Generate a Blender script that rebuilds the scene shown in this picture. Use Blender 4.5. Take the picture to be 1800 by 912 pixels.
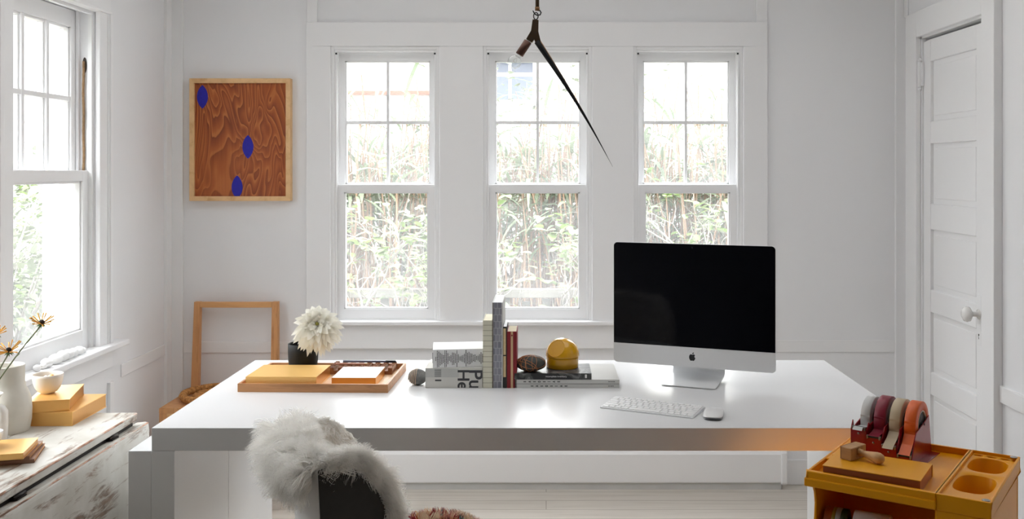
import bpy, bmesh, math, random
import numpy as np
from mathutils import Vector, Matrix

S = bpy.context.scene
for o in list(bpy.data.objects):
    bpy.data.objects.remove(o)
COL = S.collection

# ------------------------------------------------------------------ camera, sky, sun, added fill lights, exposure
EYE = 1.43
cd = bpy.data.cameras.new('camera')
cam = bpy.data.objects.new('camera', cd); COL.objects.link(cam)
cam.location = (0, 0, EYE); cam.rotation_euler = (math.pi/2, 0, 0)
cd.sensor_fit = 'HORIZONTAL'; cd.sensor_width = 36.0; cd.lens = 36.0*1700/1800
cd.shift_x = -60/1800; cd.shift_y = -158/1800
cd.clip_start = 0.05; cd.clip_end = 200
S.camera = cam

wd = bpy.data.worlds.new('sky'); S.world = wd; wd.use_nodes = True
bg = wd.node_tree.nodes['Background']
bg.inputs['Color'].default_value = (0.955, 0.965, 1.0, 1)
# overcast sky: brighter overhead than at the horizon
_n = wd.node_tree.nodes; _l = wd.node_tree.links
_tc = _n.new('ShaderNodeTexCoord'); _sx = _n.new('ShaderNodeSeparateXYZ'); _mr = _n.new('ShaderNodeMapRange')
_l.new(_tc.outputs['Generated'], _sx.inputs[0]); _l.new(_sx.outputs['Z'], _mr.inputs['Value'])
_mr.inputs['From Min'].default_value = 0.12; _mr.inputs['From Max'].default_value = 0.75
_mr.inputs['To Min'].default_value = 1.5; _mr.inputs['To Max'].default_value = 20.0
_l.new(_mr.outputs['Result'], bg.inputs['Strength'])

def lamp(name, kind, loc, rot, energy, color=(1, 1, 1), **kw):
    l = bpy.data.lights.new(name, kind); l.energy = energy; l.color = color
    for k, v in kw.items(): setattr(l, k, v)
    o = bpy.data.objects.new(name, l); COL.objects.link(o)
    o.location = loc; o.rotation_euler = rot
    return o
# sun stands behind the house and lights the garden only
sd = Vector((-0.25, 0.75, -0.85)).normalized()
lamp('sun', 'SUN', (0, -3, 8), sd.to_track_quat('-Z', 'Y').to_euler(), 2.2, (1, 0.97, 0.92), angle=0.03)
# added unseen fill light below the ceiling, brightening desk top and back wall
lamp('added_ceiling_fill', 'AREA', (-0.05, 3.0, 2.43), (0, 0, 0), 11.0, (1, 0.99, 1), shape='RECTANGLE', size=2.4, size_y=1.3)
# added unseen warm spot, tinting the right end of the desk's front edge
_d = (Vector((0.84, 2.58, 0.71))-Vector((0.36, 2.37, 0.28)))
lamp('added_warm_fill', 'SPOT', (0.36, 2.37, 0.28), _d.to_track_quat('-Z', 'Y').to_euler(), 7.0, (1, 0.46, 0.13), spot_size=math.radians(70), spot_blend=1.0, shadow_soft_size=0.06)
S.cycles.max_bounces = 14; S.cycles.diffuse_bounces = 11; S.cycles.transparent_max_bounces = 16
S.view_settings.view_transform = 'Standard'
S.view_settings.look = 'None'
S.view_settings.exposure = 0.18
S.view_settings.gamma = 1.0
S.view_settings.use_curve_mapping = False

# sky portals in the window openings (they only guide the sampling of the sky)
for _x0, _x1 in ((-0.976, -0.484), (-0.285, 0.207), (0.396, 0.893)):
    _p = lamp('sky_portal', 'AREA', ((_x0+_x1)/2, 4.545, 1.366), (-math.pi/2, 0, 0), 1.0, shape='RECTANGLE', size=_x1-_x0, size_y=1.25)
    _p.data.cycles.is_portal = True
for _y0, _y1 in ((3.07, 3.665), (2.40, 2.86)):
    _p = lamp('sky_portal', 'AREA', (-1.92, (_y0+_y1)/2, 1.383), (0, -math.pi/2, 0), 1.0, shape='RECTANGLE', size=1.30, size_y=_y1-_y0)
    _p.data.cycles.is_portal = True

# ------------------------------------------------------------------ helpers
R = math.radians
rnd = random.Random(7)

def sr(r, g, b):
    f = lambda c: ((c/255)/12.92 if c/255 <= 0.04045 else (((c/255)+0.055)/1.055)**2.4)
    return (f(r), f(g), f(b), 1)

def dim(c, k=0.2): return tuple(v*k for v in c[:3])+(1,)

class Mat:
    def __init__(s, name, col=(0.8, 0.8, 0.8, 1), rough=0.5, metal=0.0, spec=0.5, coat=0.0):
        s.m = bpy.data.materials.new(name); s.m.use_nodes = True
        s.nt = s.m.node_tree; s.n = s.nt.nodes; s.l = s.nt.links
        s.p = s.n['Principled BSDF']
        s.p.inputs['Base Color'].default_value = col
        s.p.inputs['Roughness'].default_value = rough
        s.p.inputs['Metallic'].default_value = metal
        s.p.inputs['Specular IOR Level'].default_value = spec
        if coat:
            s.p.inputs['Coat Weight'].default_value = coat
            s.p.inputs['Coat Roughness'].default_value = 0.06
        s.col = col
    def coords(s, scale=(1, 1, 1), rot=(0, 0, 0), kind='Object'):
        t = s.n.new('ShaderNodeTexCoord'); m = s.n.new('ShaderNodeMapping')
        m.inputs['Scale'].default_value = scale; m.inputs['Rotation'].default_value = rot
        s.l.new(t.outputs[kind], m.inputs['Vector'])
        return m.outputs['Vector']
    def noise(s, vec, scale, detail=4, rough=0.55, dist=0.0):
        t = s.n.new('ShaderNodeTexNoise'); t.inputs['Scale'].default_value = scale
        t.inputs['Detail'].default_value = detail; t.inputs['Roughness'].default_value = rough
        t.inputs['Distortion'].default_value = dist
        s.l.new(vec, t.inputs['Vector'])
        return t.outputs['Fac']
    def ramp(s, fac, stops):
        r = s.n.new('ShaderNodeValToRGB'); e = r.color_ramp.elements
        while len(e) < len(stops): e.new(0.5)
        for i, (p, c) in enumerate(stops):
            e[i].position = p; e[i].color = c
        s.l.new(fac, r.inputs['Fac'])
        return r.outputs['Color']
    def mix(s, fac, a, b):
        m = s.n.new('ShaderNodeMix'); m.data_type = 'RGBA'
        for sock, v in ((m.inputs[0], fac), (m.inputs[6], a), (m.inputs[7], b)):
            if hasattr(v, 'links'): s.l.new(v, sock)
            else: sock.default_value = v
        return m.outputs[2]
    def base(s, col): s.l.new(col, s.p.inputs['Base Color']); return s
    def bump(s, fac, strength=0.2, dist=0.002):
        b = s.n.new('ShaderNodeBump'); b.inputs['Strength'].default_value = strength
        b.inputs['Distance'].default_value = dist
        s.l.new(fac, b.inputs['Height']); s.l.new(b.outputs['Normal'], s.p.inputs['Normal'])
        return s

def plain(name, col, rough=0.5, metal=0.0, spec=0.5, coat=0.0, var=0.04, scale=9.0):
    """a surface with a faint procedural variation"""
    a = Mat(name, col, rough, metal, spec, coat)
    f = a.noise(a.coords(), scale)
    d = tuple(max(0, c*(1-var)) for c in col[:3])+(1,)
    u = tuple(min(1, c*(1+var)) for c in col[:3])+(1,)
    a.base(a.ramp(f, [(0.3, d), (0.7, u)]))
    return a.m

def wood(name, dark, light, scale=(3, 40, 40), rough=0.45, bump=0.08, spec=0.4):
    a = Mat(name, light, rough, spec=spec)
    v = a.coords(scale)
    f = a.noise(v, 1.3, 6, 0.6, 0.6)
    a.base(a.ramp(f, [(0.30, dark), (0.48, light), (0.62, tuple(min(1, c*1.06) for c in light[:3])+(1,)), (0.8, dark)]))
    a.bump(f, bump, 0.001)
    return a.m

class MB:
    """collects shapes into one mesh"""
    def __init__(s): s.v = []; s.f = []; s.sm = []; s.mi = []
    def add(s, vs, fs, smooth=False, mi=0):
        o = len(s.v); s.v += [tuple(p) for p in vs]
        for f in fs:
            s.f.append(tuple(i+o for i in f)); s.sm.append(smooth); s.mi.append(mi)
        return s
    def box(s, x0, x1, y0, y1, z0, z1, M=None, mi=0):
        vs = [(x, y, z) for z in (z0, z1) for y in (y0, y1) for x in (x0, x1)]
        if M is not None: vs = [M @ Vector(p) for p in vs]
        return s.add(vs, [(0, 2, 3, 1), (4, 5, 7, 6), (0, 1, 5, 4), (2, 6, 7, 3), (0, 4, 6, 2), (1, 3, 7, 5)], mi=mi)
    def prism(s, poly, axis, a, b, smooth=False, M=None, mi=0):
        n = len(poly)
        def p3(p, t): return {'x': (t, p[0], p[1]), 'y': (p[0], t, p[1]), 'z': (p[0], p[1], t)}[axis]
        vs = [p3(p, a) for p in poly]+[p3(p, b) for p in poly]
        if M is not None: vs = [M @ Vector(p) for p in vs]
        s.add(vs, [(i, (i+1) % n, n+(i+1) % n, n+i) for i in range(n)], smooth, mi)
        s.add([vs[i] for i in range(n)], [tuple(range(n-1, -1, -1))], False, mi)
        s.add([vs[n+i] for i in range(n)], [tuple(range(n))], False, mi)
        return s
    def lathe(s, prof, n=40, c=(0, 0, 0), M=None, smooth=True, mi=0, cap=True):
        vs = []; fs = []
        for r, z in prof:
            for k in range(n):
                t = 2*math.pi*k/n; vs.append((c[0]+r*math.cos(t), c[1]+r*math.sin(t), c[2]+z))
        for j in range(len(prof)-1):
            for k in range(n):
                k2 = (k+1) % n
                fs.append((j*n+k, j*n+k2, (j+1)*n+k2, (j+1)*n+k))
        if cap:
            fs.append(tuple(range(n-1, -1, -1))); fs.append(tuple((len(prof)-1)*n+k for k in range(n)))
        if M is not None: vs = [M @ Vector(p) for p in vs]
        s.add(vs, fs, smooth, mi)
        return s
    def tube(s, pts, rad, n=8, smooth=True, mi=0, cap=True):
        pts = [Vector(p) for p in pts]
        if not hasattr(rad, '__len__'): rad = [rad]*len(pts)
        vs = []; fs = []; up = None
        for i, p in enumerate(pts):
            d = (pts[min(i+1, len(pts)-1)]-pts[max(i-1, 0)])
            d = d.normalized() if d.length > 1e-9 else Vector((0, 0, 1))
            if up is None:
                a = Vector((0, 0, 1)) if abs(d.z) < 0.9 else Vector((1, 0, 0))
                up = d.cross(a).normalized()
            else:
                up = (up-d*up.dot(d)); up = up.normalized() if up.length > 1e-6 else d.orthogonal().normalized()
            w = d.cross(up)
            for k in range(n):
                t = 2*math.pi*k/n; vs.append(p+(up*math.cos(t)+w*math.sin(t))*rad[i])
        for j in range(len(pts)-1):
            for k in range(n):
                k2 = (k+1) % n; fs.append((j*n+k, j*n+k2, (j+1)*n+k2, (j+1)*n+k))
        if cap:
            fs.append(tuple(range(n-1, -1, -1))); fs.append(tuple((len(pts)-1)*n+k for k in range(n)))
        return s.add(vs, fs, smooth, mi)
    def ball(s, c, r, nu=24, nv=14, M=None, mi=0, fn=None):
        if not hasattr(r, '__len__'): r = (r, r, r)
        vs = []; fs = []
        for j in range(nv+1):
            ph = math.pi*j/nv
            for k in range(nu):
                t = 2*math.pi*k/nu
                d = Vector((math.sin(ph)*math.cos(t), math.sin(ph)*math.sin(t), math.cos(ph)))
                q = 1 if fn is None else fn(d)
                p = Vector((d.x*r[0]*q, d.y*r[1]*q, d.z*r[2]*q))
                if M is not None: p = M @ p
                vs.append(p+Vector(c))
        for j in range(nv):
            for k in range(nu):
                k2 = (k+1) % nu; fs.append((j*nu+k, (j+1)*nu+k, (j+1)*nu+k2, j*nu+k2))
        return s.add(vs, fs, True, mi)
    def mesh(s, name):
        me = bpy.data.meshes.new(name)
        me.from_pydata([(float(p[0]), float(p[1]), float(p[2])) for p in s.v], [], s.f)
        me.polygons.foreach_set('use_smooth', s.sm)
        me.polygons.foreach_set('material_index', s.mi)
        me.validate(); me.update()
        return me
    def build(s, name, mat, parent=None, bevel=0.0, loc=None, rot=None, seg=2, weld=False):
        me = s.mesh(name)
        for m in (mat if isinstance(mat, (list, tuple)) else [mat]): me.materials.append(m)
        if weld or bevel:
            b = bmesh.new(); b.from_mesh(me)
            bmesh.ops.remove_doubles(b, verts=b.verts, dist=1e-6)
            bmesh.ops.recalc_face_normals(b, faces=b.faces)
            b.to_mesh(me); b.free()
        o = bpy.data.objects.new(name, me); COL.objects.link(o)
        if parent is not None: o.parent = parent
        if loc is not None: o.location = loc
        if rot is not None: o.rotation_euler = rot
        if bevel:
            m = o.modifiers.new('bevel', 'BEVEL'); m.width = bevel; m.segments = seg
            m.limit_method = 'ANGLE'; m.angle_limit = R(40)
        return o

def tag(o, label, cat, group=None, kind=None):
    o['label'] = label; o['category'] = cat
    if group: o['group'] = group
    if kind: o['kind'] = kind
    return o
def thing(name, label, cat, loc=(0, 0, 0), rz=0.0, group=None):
    o = bpy.data.objects.new(name, None); COL.objects.link(o)
    o.empty_display_size = 0.05
    o.location = loc; o.rotation_euler = (0, 0, rz)
    return tag(o, label, cat, group)
def struct(o, label, cat):
    o['kind'] = 'structure'; o['label'] = label; o['category'] = cat
    return o
def sempty(name, loc=(0, 0, 0), label='', cat=''):
    o = bpy.data.objects.new(name, None); COL.objects.link(o); o.location = loc
    return struct(o, label, cat)

def lettering(name, body, size, mat, parent, M, ext=0.0004, align='CENTER', clip=None, bold=0.0):
    cu = bpy.data.curves.new('t', 'FONT'); cu.body = body; cu.size = size; cu.extrude = ext; cu.offset = bold
    cu.align_x = align; cu.align_y = 'CENTER'
    t = bpy.data.objects.new('t', cu); COL.objects.link(t)
    bpy.context.view_layer.update()
    me = bpy.data.meshes.new_from_object(t.evaluated_get(bpy.context.evaluated_depsgraph_get()))
    bpy.data.objects.remove(t); bpy.data.curves.remove(cu)
    me.name = name; me.materials.clear(); me.materials.append(mat); me.transform(M)
    if clip:
        b = bmesh.new(); b.from_mesh(me)
        for co, no in clip:
            bmesh.ops.bisect_plane(b, geom=b.verts[:]+b.edges[:]+b.faces[:], plane_co=co, plane_no=no, clear_outer=True)
        b.to_mesh(me); b.free()
    o = bpy.data.objects.new(name, me); COL.objects.link(o); o.parent = parent
    return o
FRONT = Matrix.Rotation(math.pi/2, 4, 'X')          # text plane turned to face -Y

def strands(roots, dirs, length, mat_count=1, width=0.0012, grav=0.5, curl=0.012, seg=6, seed=1, clump=0.5, nclump=400, sides=3):
    """hair strands as thin tapered tubes; roots, dirs: (n,3) arrays"""
    g = np.random.default_rng(seed)
    n = len(roots)
    dirs = dirs/np.linalg.norm(dirs, axis=1, keepdims=True)
    L = length*(0.7+0.6*g.random(n))
    # clumps share a bend and phase
    cid = g.integers(0, nclump, n)
    cent = roots[g.integers(0, n, nclump)]
    # each strand joins its nearest clump centre
    best = cid.copy()
    for a0 in range(0, n, 2000):
        d2 = ((roots[a0:a0+2000, None, :].astype(np.float32)-cent[None].astype(np.float32))**2).sum(2)
        best[a0:a0+2000] = d2.argmin(1)
    cb = g.normal(0, 1, (nclump, 3)); cp = g.random(nclump)*6.28
    bend = cb[best]*0.35+g.normal(0, 0.22, (n, 3))
    ax1 = np.cross(dirs, g.normal(0, 1, (n, 3))); ax1 /= np.linalg.norm(ax1, axis=1, keepdims=True)
    ax1 = ax1*(1-clump)+clump*np.cross(dirs, cb[best]); ax1 /= np.linalg.norm(ax1, axis=1, keepdims=True)+1e-9
    ax2 = np.cross(dirs, ax1)
    ph = cp[best]+g.normal(0, 0.5, n)
    P = np.zeros((n, seg+1, 3)); cur = roots.copy(); d = dirs.copy()
    P[:, 0] = cur
    for s in range(1, seg+1):
        d = d+bend*0.22+np.array([0, 0, -grav])*0.22
        d /= np.linalg.norm(d, axis=1, keepdims=True)
        cur = cur+d*(L/seg)[:, None]
        a = s/seg
        P[:, s] = cur+(ax1*np.cos(ph+a*7)[:, None]+ax2*np.sin(ph+a*7)[:, None])*curl*a
        lead = np.zeros(nclump, dtype=int); lead[best[::-1]] = np.arange(n)[::-1]
    q = (clump*0.85*np.linspace(0, 1, seg+1)**1.1)[None, :, None]
    off = roots-roots[lead[best]]
    tgt = P[lead[best]]+off[:, None, :]*np.linspace(1, 0.15, seg+1)[None, :, None]
    P = P*(1-q)+tgt*q
    T = np.gradient(P, axis=1); T /= np.linalg.norm(T, axis=2, keepdims=True)+1e-9
    A = np.cross(T, np.array([0.3, 0.5, 0.8])); A /= np.linalg.norm(A, axis=2, keepdims=True)+1e-9
    B = np.cross(T, A)
    w = width*np.linspace(1, 0.15, seg+1)[None, :, None]
    if sides == 1:          # flat ribbons
        rot = g.random(n)*math.pi
        W = A*np.cos(rot)[:, None, None]+B*np.sin(rot)[:, None, None]
        V = np.stack([P-W*w, P+W*w], axis=2).reshape(-1, 3)
        b0 = (np.arange(n)*(seg+1)*2)[:, None]+np.arange(seg)[None]*2
        F = np.stack([b0, b0+1, b0+3, b0+2], axis=2).reshape(-1, 4)
        return V, F, best
    ring = [P+(A*math.cos(2*math.pi*k/sides)+B*math.sin(2*math.pi*k/sides))*w for k in range(sides)]
    V = np.stack(ring, axis=2).reshape(-1, 3)
    base = (np.arange(n)*(seg+1)*sides)[:, None, None, None]
    s = np.arange(seg)[None, :, None, None]; k = np.arange(sides)[None, None, :, None]; k2 = (k+1) % sides
    a = base+s*sides+k; b = base+s*sides+k2; c = base+(s+1)*sides+k2; e = base+(s+1)*sides+k
    F = np.concatenate(np.broadcast_arrays(a, b, c, e), axis=3).reshape(-1, 4)
    return V, F, best
def np_mesh(name, V, F, mats, parent=None, mi=None, smooth=True):
    me = bpy.data.meshes.new(name)
    me.vertices.add(len(V)); me.vertices.foreach_set('co', np.ascontiguousarray(V, dtype=np.float32).ravel())
    me.loops.add(F.size); me.loops.foreach_set('vertex_index', np.ascontiguousarray(F, dtype=np.int32).ravel())
    me.polygons.add(len(F)); me.polygons.foreach_set('loop_start', (np.arange(len(F))*F.shape[1]).astype(np.int32))
    me.polygons.foreach_set('use_smooth', np.full(len(F), smooth, dtype=bool))
    for m in mats: me.materials.append(m)
    if mi is not None: me.polygons.foreach_set('material_index', mi.astype(np.int32))
    me.update(calc_edges=True); me.validate()
    o = bpy.data.objects.new(name, me); COL.objects.link(o)
    if parent is not None: o.parent = parent
    return o

# ------------------------------------------------------------------ materials
def paint(name, col, rough=0.45, bump=0.05):
    a = Mat(name, col, rough, spec=0.4)
    v = a.coords(); f = a.noise(v, 3.0, 3)
    a.base(a.ramp(f, [(0.3, tuple(c*0.985 for c in col[:3])+(1,)), (0.7, col)]))
    a.bump(a.noise(v, 60, 2), bump, 0.001)
    return a.m
WALL = paint('white wall paint', (0.825, 0.828, 0.84, 1), 0.6)
TRIM = paint('white gloss trim paint', (0.85, 0.85, 0.855, 1), 0.35)
CEIL = paint('ceiling paint', (0.78, 0.78, 0.78, 1), 0.8)
REAR = paint('dark rear wall paint', (0.16, 0.155, 0.15, 1), 0.8)
LACQ = Mat('white lacquer', (0.755, 0.76, 0.765, 1), 0.27, spec=0.5).m

def floor_mat():
    a = Mat('whitewashed boards', sr(200, 195, 188), 0.5, spec=0.35)
    v = a.coords((1, 1, 1))
    b = a.n.new('ShaderNodeTexBrick')
    b.inputs['Scale'].default_value = 1.0; b.inputs['Brick Width'].default_value = 2.4
    b.inputs['Row Height'].default_value = 0.11; b.inputs['Mortar Size'].default_value = 0.0015
    b.inputs['Color1'].default_value = sr(205, 199, 190); b.inputs['Color2'].default_value = sr(193, 186, 176)
    b.inputs['Mortar'].default_value = sr(140, 132, 122)
    a.l.new(v, b.inputs['Vector'])
    g = a.noise(a.coords((1.2, 22, 1)), 2.2, 6, 0.6, 0.5)
    c = a.mix(a.ramp(g, [(0.45, (0, 0, 0, 1)), (0.75, (0.45, 0.45, 0.45, 1))]), b.outputs['Color'], sr(165, 155, 143))
    a.base(c); a.bump(g, 0.08, 0.001)
    return a.m
FLOOR = floor_mat()

def glass_mat(name, veil, edge=0.6, power=5):
    m = bpy.data.materials.new(name); m.use_nodes = True; nt = m.node_tree; n = nt.nodes; l = nt.links
    n.clear()
    out = n.new('ShaderNodeOutputMaterial')
    tr = n.new('ShaderNodeBsdfTransparent'); tr.inputs[0].default_value = (0.97, 0.985, 0.98, 1)
    gl = n.new('ShaderNodeBsdfGlossy'); gl.inputs['Roughness'].default_value = 0.02
    tl = n.new('ShaderNodeBsdfTranslucent'); tl.inputs[0].default_value = (0.95, 0.96, 0.96, 1)
    lf = n.new('ShaderNodeLayerWeight'); lf.inputs['Blend'].default_value = 0.5
    pw = n.new('ShaderNodeMath'); pw.operation = 'POWER'; pw.inputs[1].default_value = power
    l.new(lf.outputs['Facing'], pw.inputs[0])
    lw = n.new('ShaderNodeMath'); lw.operation = 'MULTIPLY_ADD'; lw.inputs[1].default_value = edge; lw.inputs[2].default_value = 0.03
    l.new(pw.outputs[0], lw.inputs[0])
    tc = n.new('ShaderNodeTexCoord'); no = n.new('ShaderNodeTexNoise'); no.inputs['Scale'].default_value = 4
    l.new(tc.outputs['Object'], no.inputs['Vector'])
    mr = n.new('ShaderNodeMapRange'); mr.inputs['From Min'].default_value = 0.3; mr.inputs['From Max'].default_value = 0.7
    mr.inputs['To Min'].default_value = veil*0.75; mr.inputs['To Max'].default_value = veil*1.25
    l.new(no.outputs['Fac'], mr.inputs['Value'])
    a = n.new('ShaderNodeMixShader'); l.new(mr.outputs['Result'], a.inputs[0]); l.new(tr.outputs[0], a.inputs[1]); l.new(tl.outputs[0], a.inputs[2])
    b = n.new('ShaderNodeMixShader'); l.new(lw.outputs[0], b.inputs[0]); l.new(a.outputs[0], b.inputs[1]); l.new(gl.outputs[0], b.inputs[2])
    l.new(b.outputs[0], out.inputs['Surface'])
    return m
GLASS = glass_mat('old window glass', 0.05)
BULB_GLASS = glass_mat('bulb glass', 0.03, 0.95, 2.2)

GOLD = Mat('gold foil', sr(240, 178, 92), 0.28, 0.75).m
GOLD2 = Mat('satin gold cloth', sr(247, 200, 122), 0.42, 0.25, 0.4).m
OAK = wood('oak', sr(150, 103, 66), sr(188, 136, 92), (4, 40, 40))
FIR = wood('fir', sr(176, 120, 72), sr(205, 150, 98), (40, 40, 3))
PALEWOOD = wood('pale framing wood', sr(206, 160, 108), sr(224, 184, 134), (14, 14, 14))
BLACKMATTE = plain('matte black ceramic', (0.010, 0.010, 0.010, 1), 0.55, spec=0.3)
ALU = Mat('brushed aluminium', sr(228, 229, 230), 0.36, 0.15, 0.5).m
SCREEN = Mat('black screen glass', (0.0015, 0.0018, 0.0035, 1), 0.05, spec=0.22).m
INK = Mat('black ink', (0.012, 0.012, 0.014, 1), 0.6).m
DGREY = Mat('dark grey ink', (0.05, 0.05, 0.055, 1), 0.6).m
PAPER = plain('white paper', (0.82, 0.82, 0.82, 1), 0.5, var=0.015)
PAPERBLOCK = plain('page edges', (0.78, 0.76, 0.70, 1), 0.8, var=0.05, scale=200)
WHITEGLAZE = plain('white glaze', (0.80, 0.78, 0.74, 1), 0.35, var=0.02)

# ------------------------------------------------------------------ room shell
XL, XR, YB, YR, ZC = -1.71, 1.63, 4.40, -1.4, 2.46
WT = 0.14
fl = struct(MB().box(XL-WT, XR+0.5, YR-0.1, YB+WT, -0.12, 0).build('floor', FLOOR), 'pale whitewashed plank floor running across the room', 'floor')
struct(MB().box(XL-WT, XR+0.5, YR-0.1, YB+WT, ZC, ZC+0.1).build('ceiling', CEIL), 'white flat ceiling above the whole room', 'ceiling')
struct(MB().box(XL-WT, XR+0.5, YR-0.1, YR, 0, ZC).build('wall_rear', REAR), 'dark wall at the unseen end of the room', 'wall')

# back wall with three openings
WIN = [(-0.976, -0.484), (-0.285, 0.207), (0.396, 0.893)]
WZ0, WZ1 = 0.742, 1.989
w = MB()
w.box(XL-WT, XR+WT, YB, YB+WT, 0, WZ0); w.box(XL-WT, XR+WT, YB, YB+WT, WZ1, ZC)
edges = [XL-WT]+[e for p in WIN for e in p]+[XR+WT]
for i in range(0, len(edges), 2): w.box(edges[i], edges[i+1], YB, YB+WT, WZ0, WZ1)
struct(w.build('wall_back', WALL), 'white panelled wall behind the desk with three windows', 'wall')

# left wall with its window opening and one added for side light
LY0, LY1, LZ0, LZ1 = 3.07, 3.665, 0.735, 2.03
NY0, NY1 = 2.40, 2.86
w = MB()
w.box(XL-WT, XL, YR, NY0, 0, ZC); w.box(XL-WT, XL, NY1, LY0, 0, ZC); w.box(XL-WT, XL, LY1, YB, 0, ZC)
w.box(XL-WT, XL, NY0, NY1, 0, LZ0); w.box(XL-WT, XL, NY0, NY1, LZ1, ZC)
w.box(XL-WT, XL, LY0, LY1, 0, LZ0); w.box(XL-WT, XL, LY0, LY1, LZ1, ZC)
struct(w.build('wall_left', WALL), 'white wall at the left with a tall sash window', 'wall')

# right wall with the door opening, closed at its back
DY0, DY1, DZ = 3.575, 4.205, 2.005
w = MB()
w.box(XR, XR+WT, YR, DY0, 0, ZC); w.box(XR, XR+WT, DY1, YB, 0, ZC); w.box(XR, XR+WT, DY0, DY1, DZ, ZC)
w.box(XR+WT, XR+WT+0.03, YR, YB, 0, ZC)
struct(w.build('wall_right', WALL), 'white wall at the right holding the narrow panel door', 'wall')

def trim(name, mb, label, bevel=0.003, mat=None):
    return struct(mb.build(name, mat or TRIM, bevel=bevel), label, 'trim')
# flat casing round the three windows
FX0, FX1, FZ0, FZ1 = -1.087, 1.003, 0.645, 2.098
T = 0.022
m = MB()
m.box(FX0, FX1, YB-T, YB, WZ1, FZ1)
for a, b in ((FX0, WIN[0][0]), (WIN[0][1], WIN[1][0]), (WIN[1][1], WIN[2][0]), (WIN[2][1], FX1)):
    m.box(a, b, YB-T, YB, WZ0, WZ1)
trim('trim_1', m, 'wide white casing around the three back windows')
m = MB().box(FX0+0.11, FX1-0.11, YB-0.05, YB, WZ0-0.014, WZ0+0.004)
trim('trim_2', m, 'thin white stool ledge under the three back windows', 0.004)
m = MB().box(FX0, FX0+0.11, YB-T, YB, 0.62, WZ0).box(FX1-0.11, FX1, YB-T, YB, 0.62, WZ0).box(FX0+0.11, FX1-0.11, YB-T, YB, 0.62, WZ0-0.014)
trim('trim_3', m, 'white apron board below the back windows')
# chair rails
m = MB().box(XL+0.062, FX0, YB-0.006, YB, 0.597, 0.648)
trim('trim_4', m, 'white chair rail on the back wall behind the wooden chair', 0.002)
m = MB().box(FX1, XR-0.045, YB-0.006, YB, 0.60, 0.655)
trim('trim_5', m, 'white chair rail on the back wall between window and door', 0.002)
m = MB().box(XL, XL+0.006, 3.885, YB-0.05, 0.597, 0.648)
trim('trim_6', m, 'white chair rail on the left wall past the window', 0.002)
# corner boards and upper battens
m = MB().box(XL, XL+0.062, YB-0.016, YB, 0, ZC)
trim('trim_7', m, 'vertical corner board at the left end of the back wall', 0.002)
m = MB().box(XR-0.045, XR, YB-0.016, YB, 0, ZC)
trim('trim_8', m, 'vertical corner board at the door end of the back wall', 0.002)
m = MB().box(XL, XL+0.014, YB-0.075, YB-0.016, 0, ZC)
trim('trim_9', m, 'vertical corner board on the left wall', 0.002)
m = MB().box(FX0, FX0+0.048, YB-0.012, YB, FZ1, ZC)
trim('trim_10', m, 'vertical batten above the left end of the window casing', 0.002)
m = MB().box(FX1-0.048, FX1, YB-0.012, YB, FZ1, ZC)
trim('trim_11', m, 'vertical batten above the right end of the window casing', 0.002)
# baseboards
struct(MB().box(XL, XR, YB-0.015, YB, 0, 0.115).build('baseboard_back', TRIM, bevel=0.004), 'white baseboard along the back wall', 'baseboard')
struct(MB().box(XL, XL+0.015, YR, YB-0.015, 0, 0.115).build('baseboard_left', TRIM, bevel=0.004), 'white baseboard along the left wall', 'baseboard')
struct(MB().box(XR-0.015, XR, YR, DY0-0.12, 0, 0.115).build('baseboard_right', TRIM, bevel=0.004), 'white baseboard along the right wall', 'baseboard')
m = MB().box(XL, XL+0.014, 3.765, 3.80, 0.115, 0.60)
trim('trim_12', m, 'short vertical panel strip on the left wall below the sill', 0.002)

# ---- back windows: double hung, four panes over one
def sash_back(name, par, x0, x1, y, z0, z1, st, top, bot, cols, rows, th=0.034):
    m = MB()
    m.box(x0, x0+st, y, y+th, z0, z1); m.box(x1-st, x1, y, y+th, z0, z1)
    m.box(x0+st, x1-st, y, y+th, z1-top, z1); m.box(x0+st, x1-st, y, y+th, z0, z0+bot)
    gx0, gx1, gz0, gz1 = x0+st, x1-st, z0+bot, z1-top
    # glazing bead
    for a in (gx0, gx1-0.006): m.box(a, a+0.006, y+0.006, y+th-0.004, gz0, gz1)
    for a in (gz0, gz1-0.006): m.box(gx0, gx1, y+0.006, y+th-0.004, a, a+0.006)
    for i in range(1, cols):
        c = gx0+(gx1-gx0)*i/cols; m.box(c-0.006, c+0.006, y+0.003, y+th-0.004, gz0, gz1)
    for i in range(1, rows):
        c = gz0+(gz1-gz0)*i/rows; m.box(gx0, gx1, y+0.0045, y+th-0.0055, c-0.007, c+0.007)
    s = m.build(name, TRIM, par)
    g = MB().box(gx0, gx1, y+th*0.5, y+th*0.5+0.003, gz0, gz1).build('glass_pane', GLASS, s)
    return s
BW = ['left of the three back windows, nearest the wood artwork', 'middle of the three back windows, behind the hanging lamp', 'right of the three back windows, partly hidden by the computer']
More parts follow.
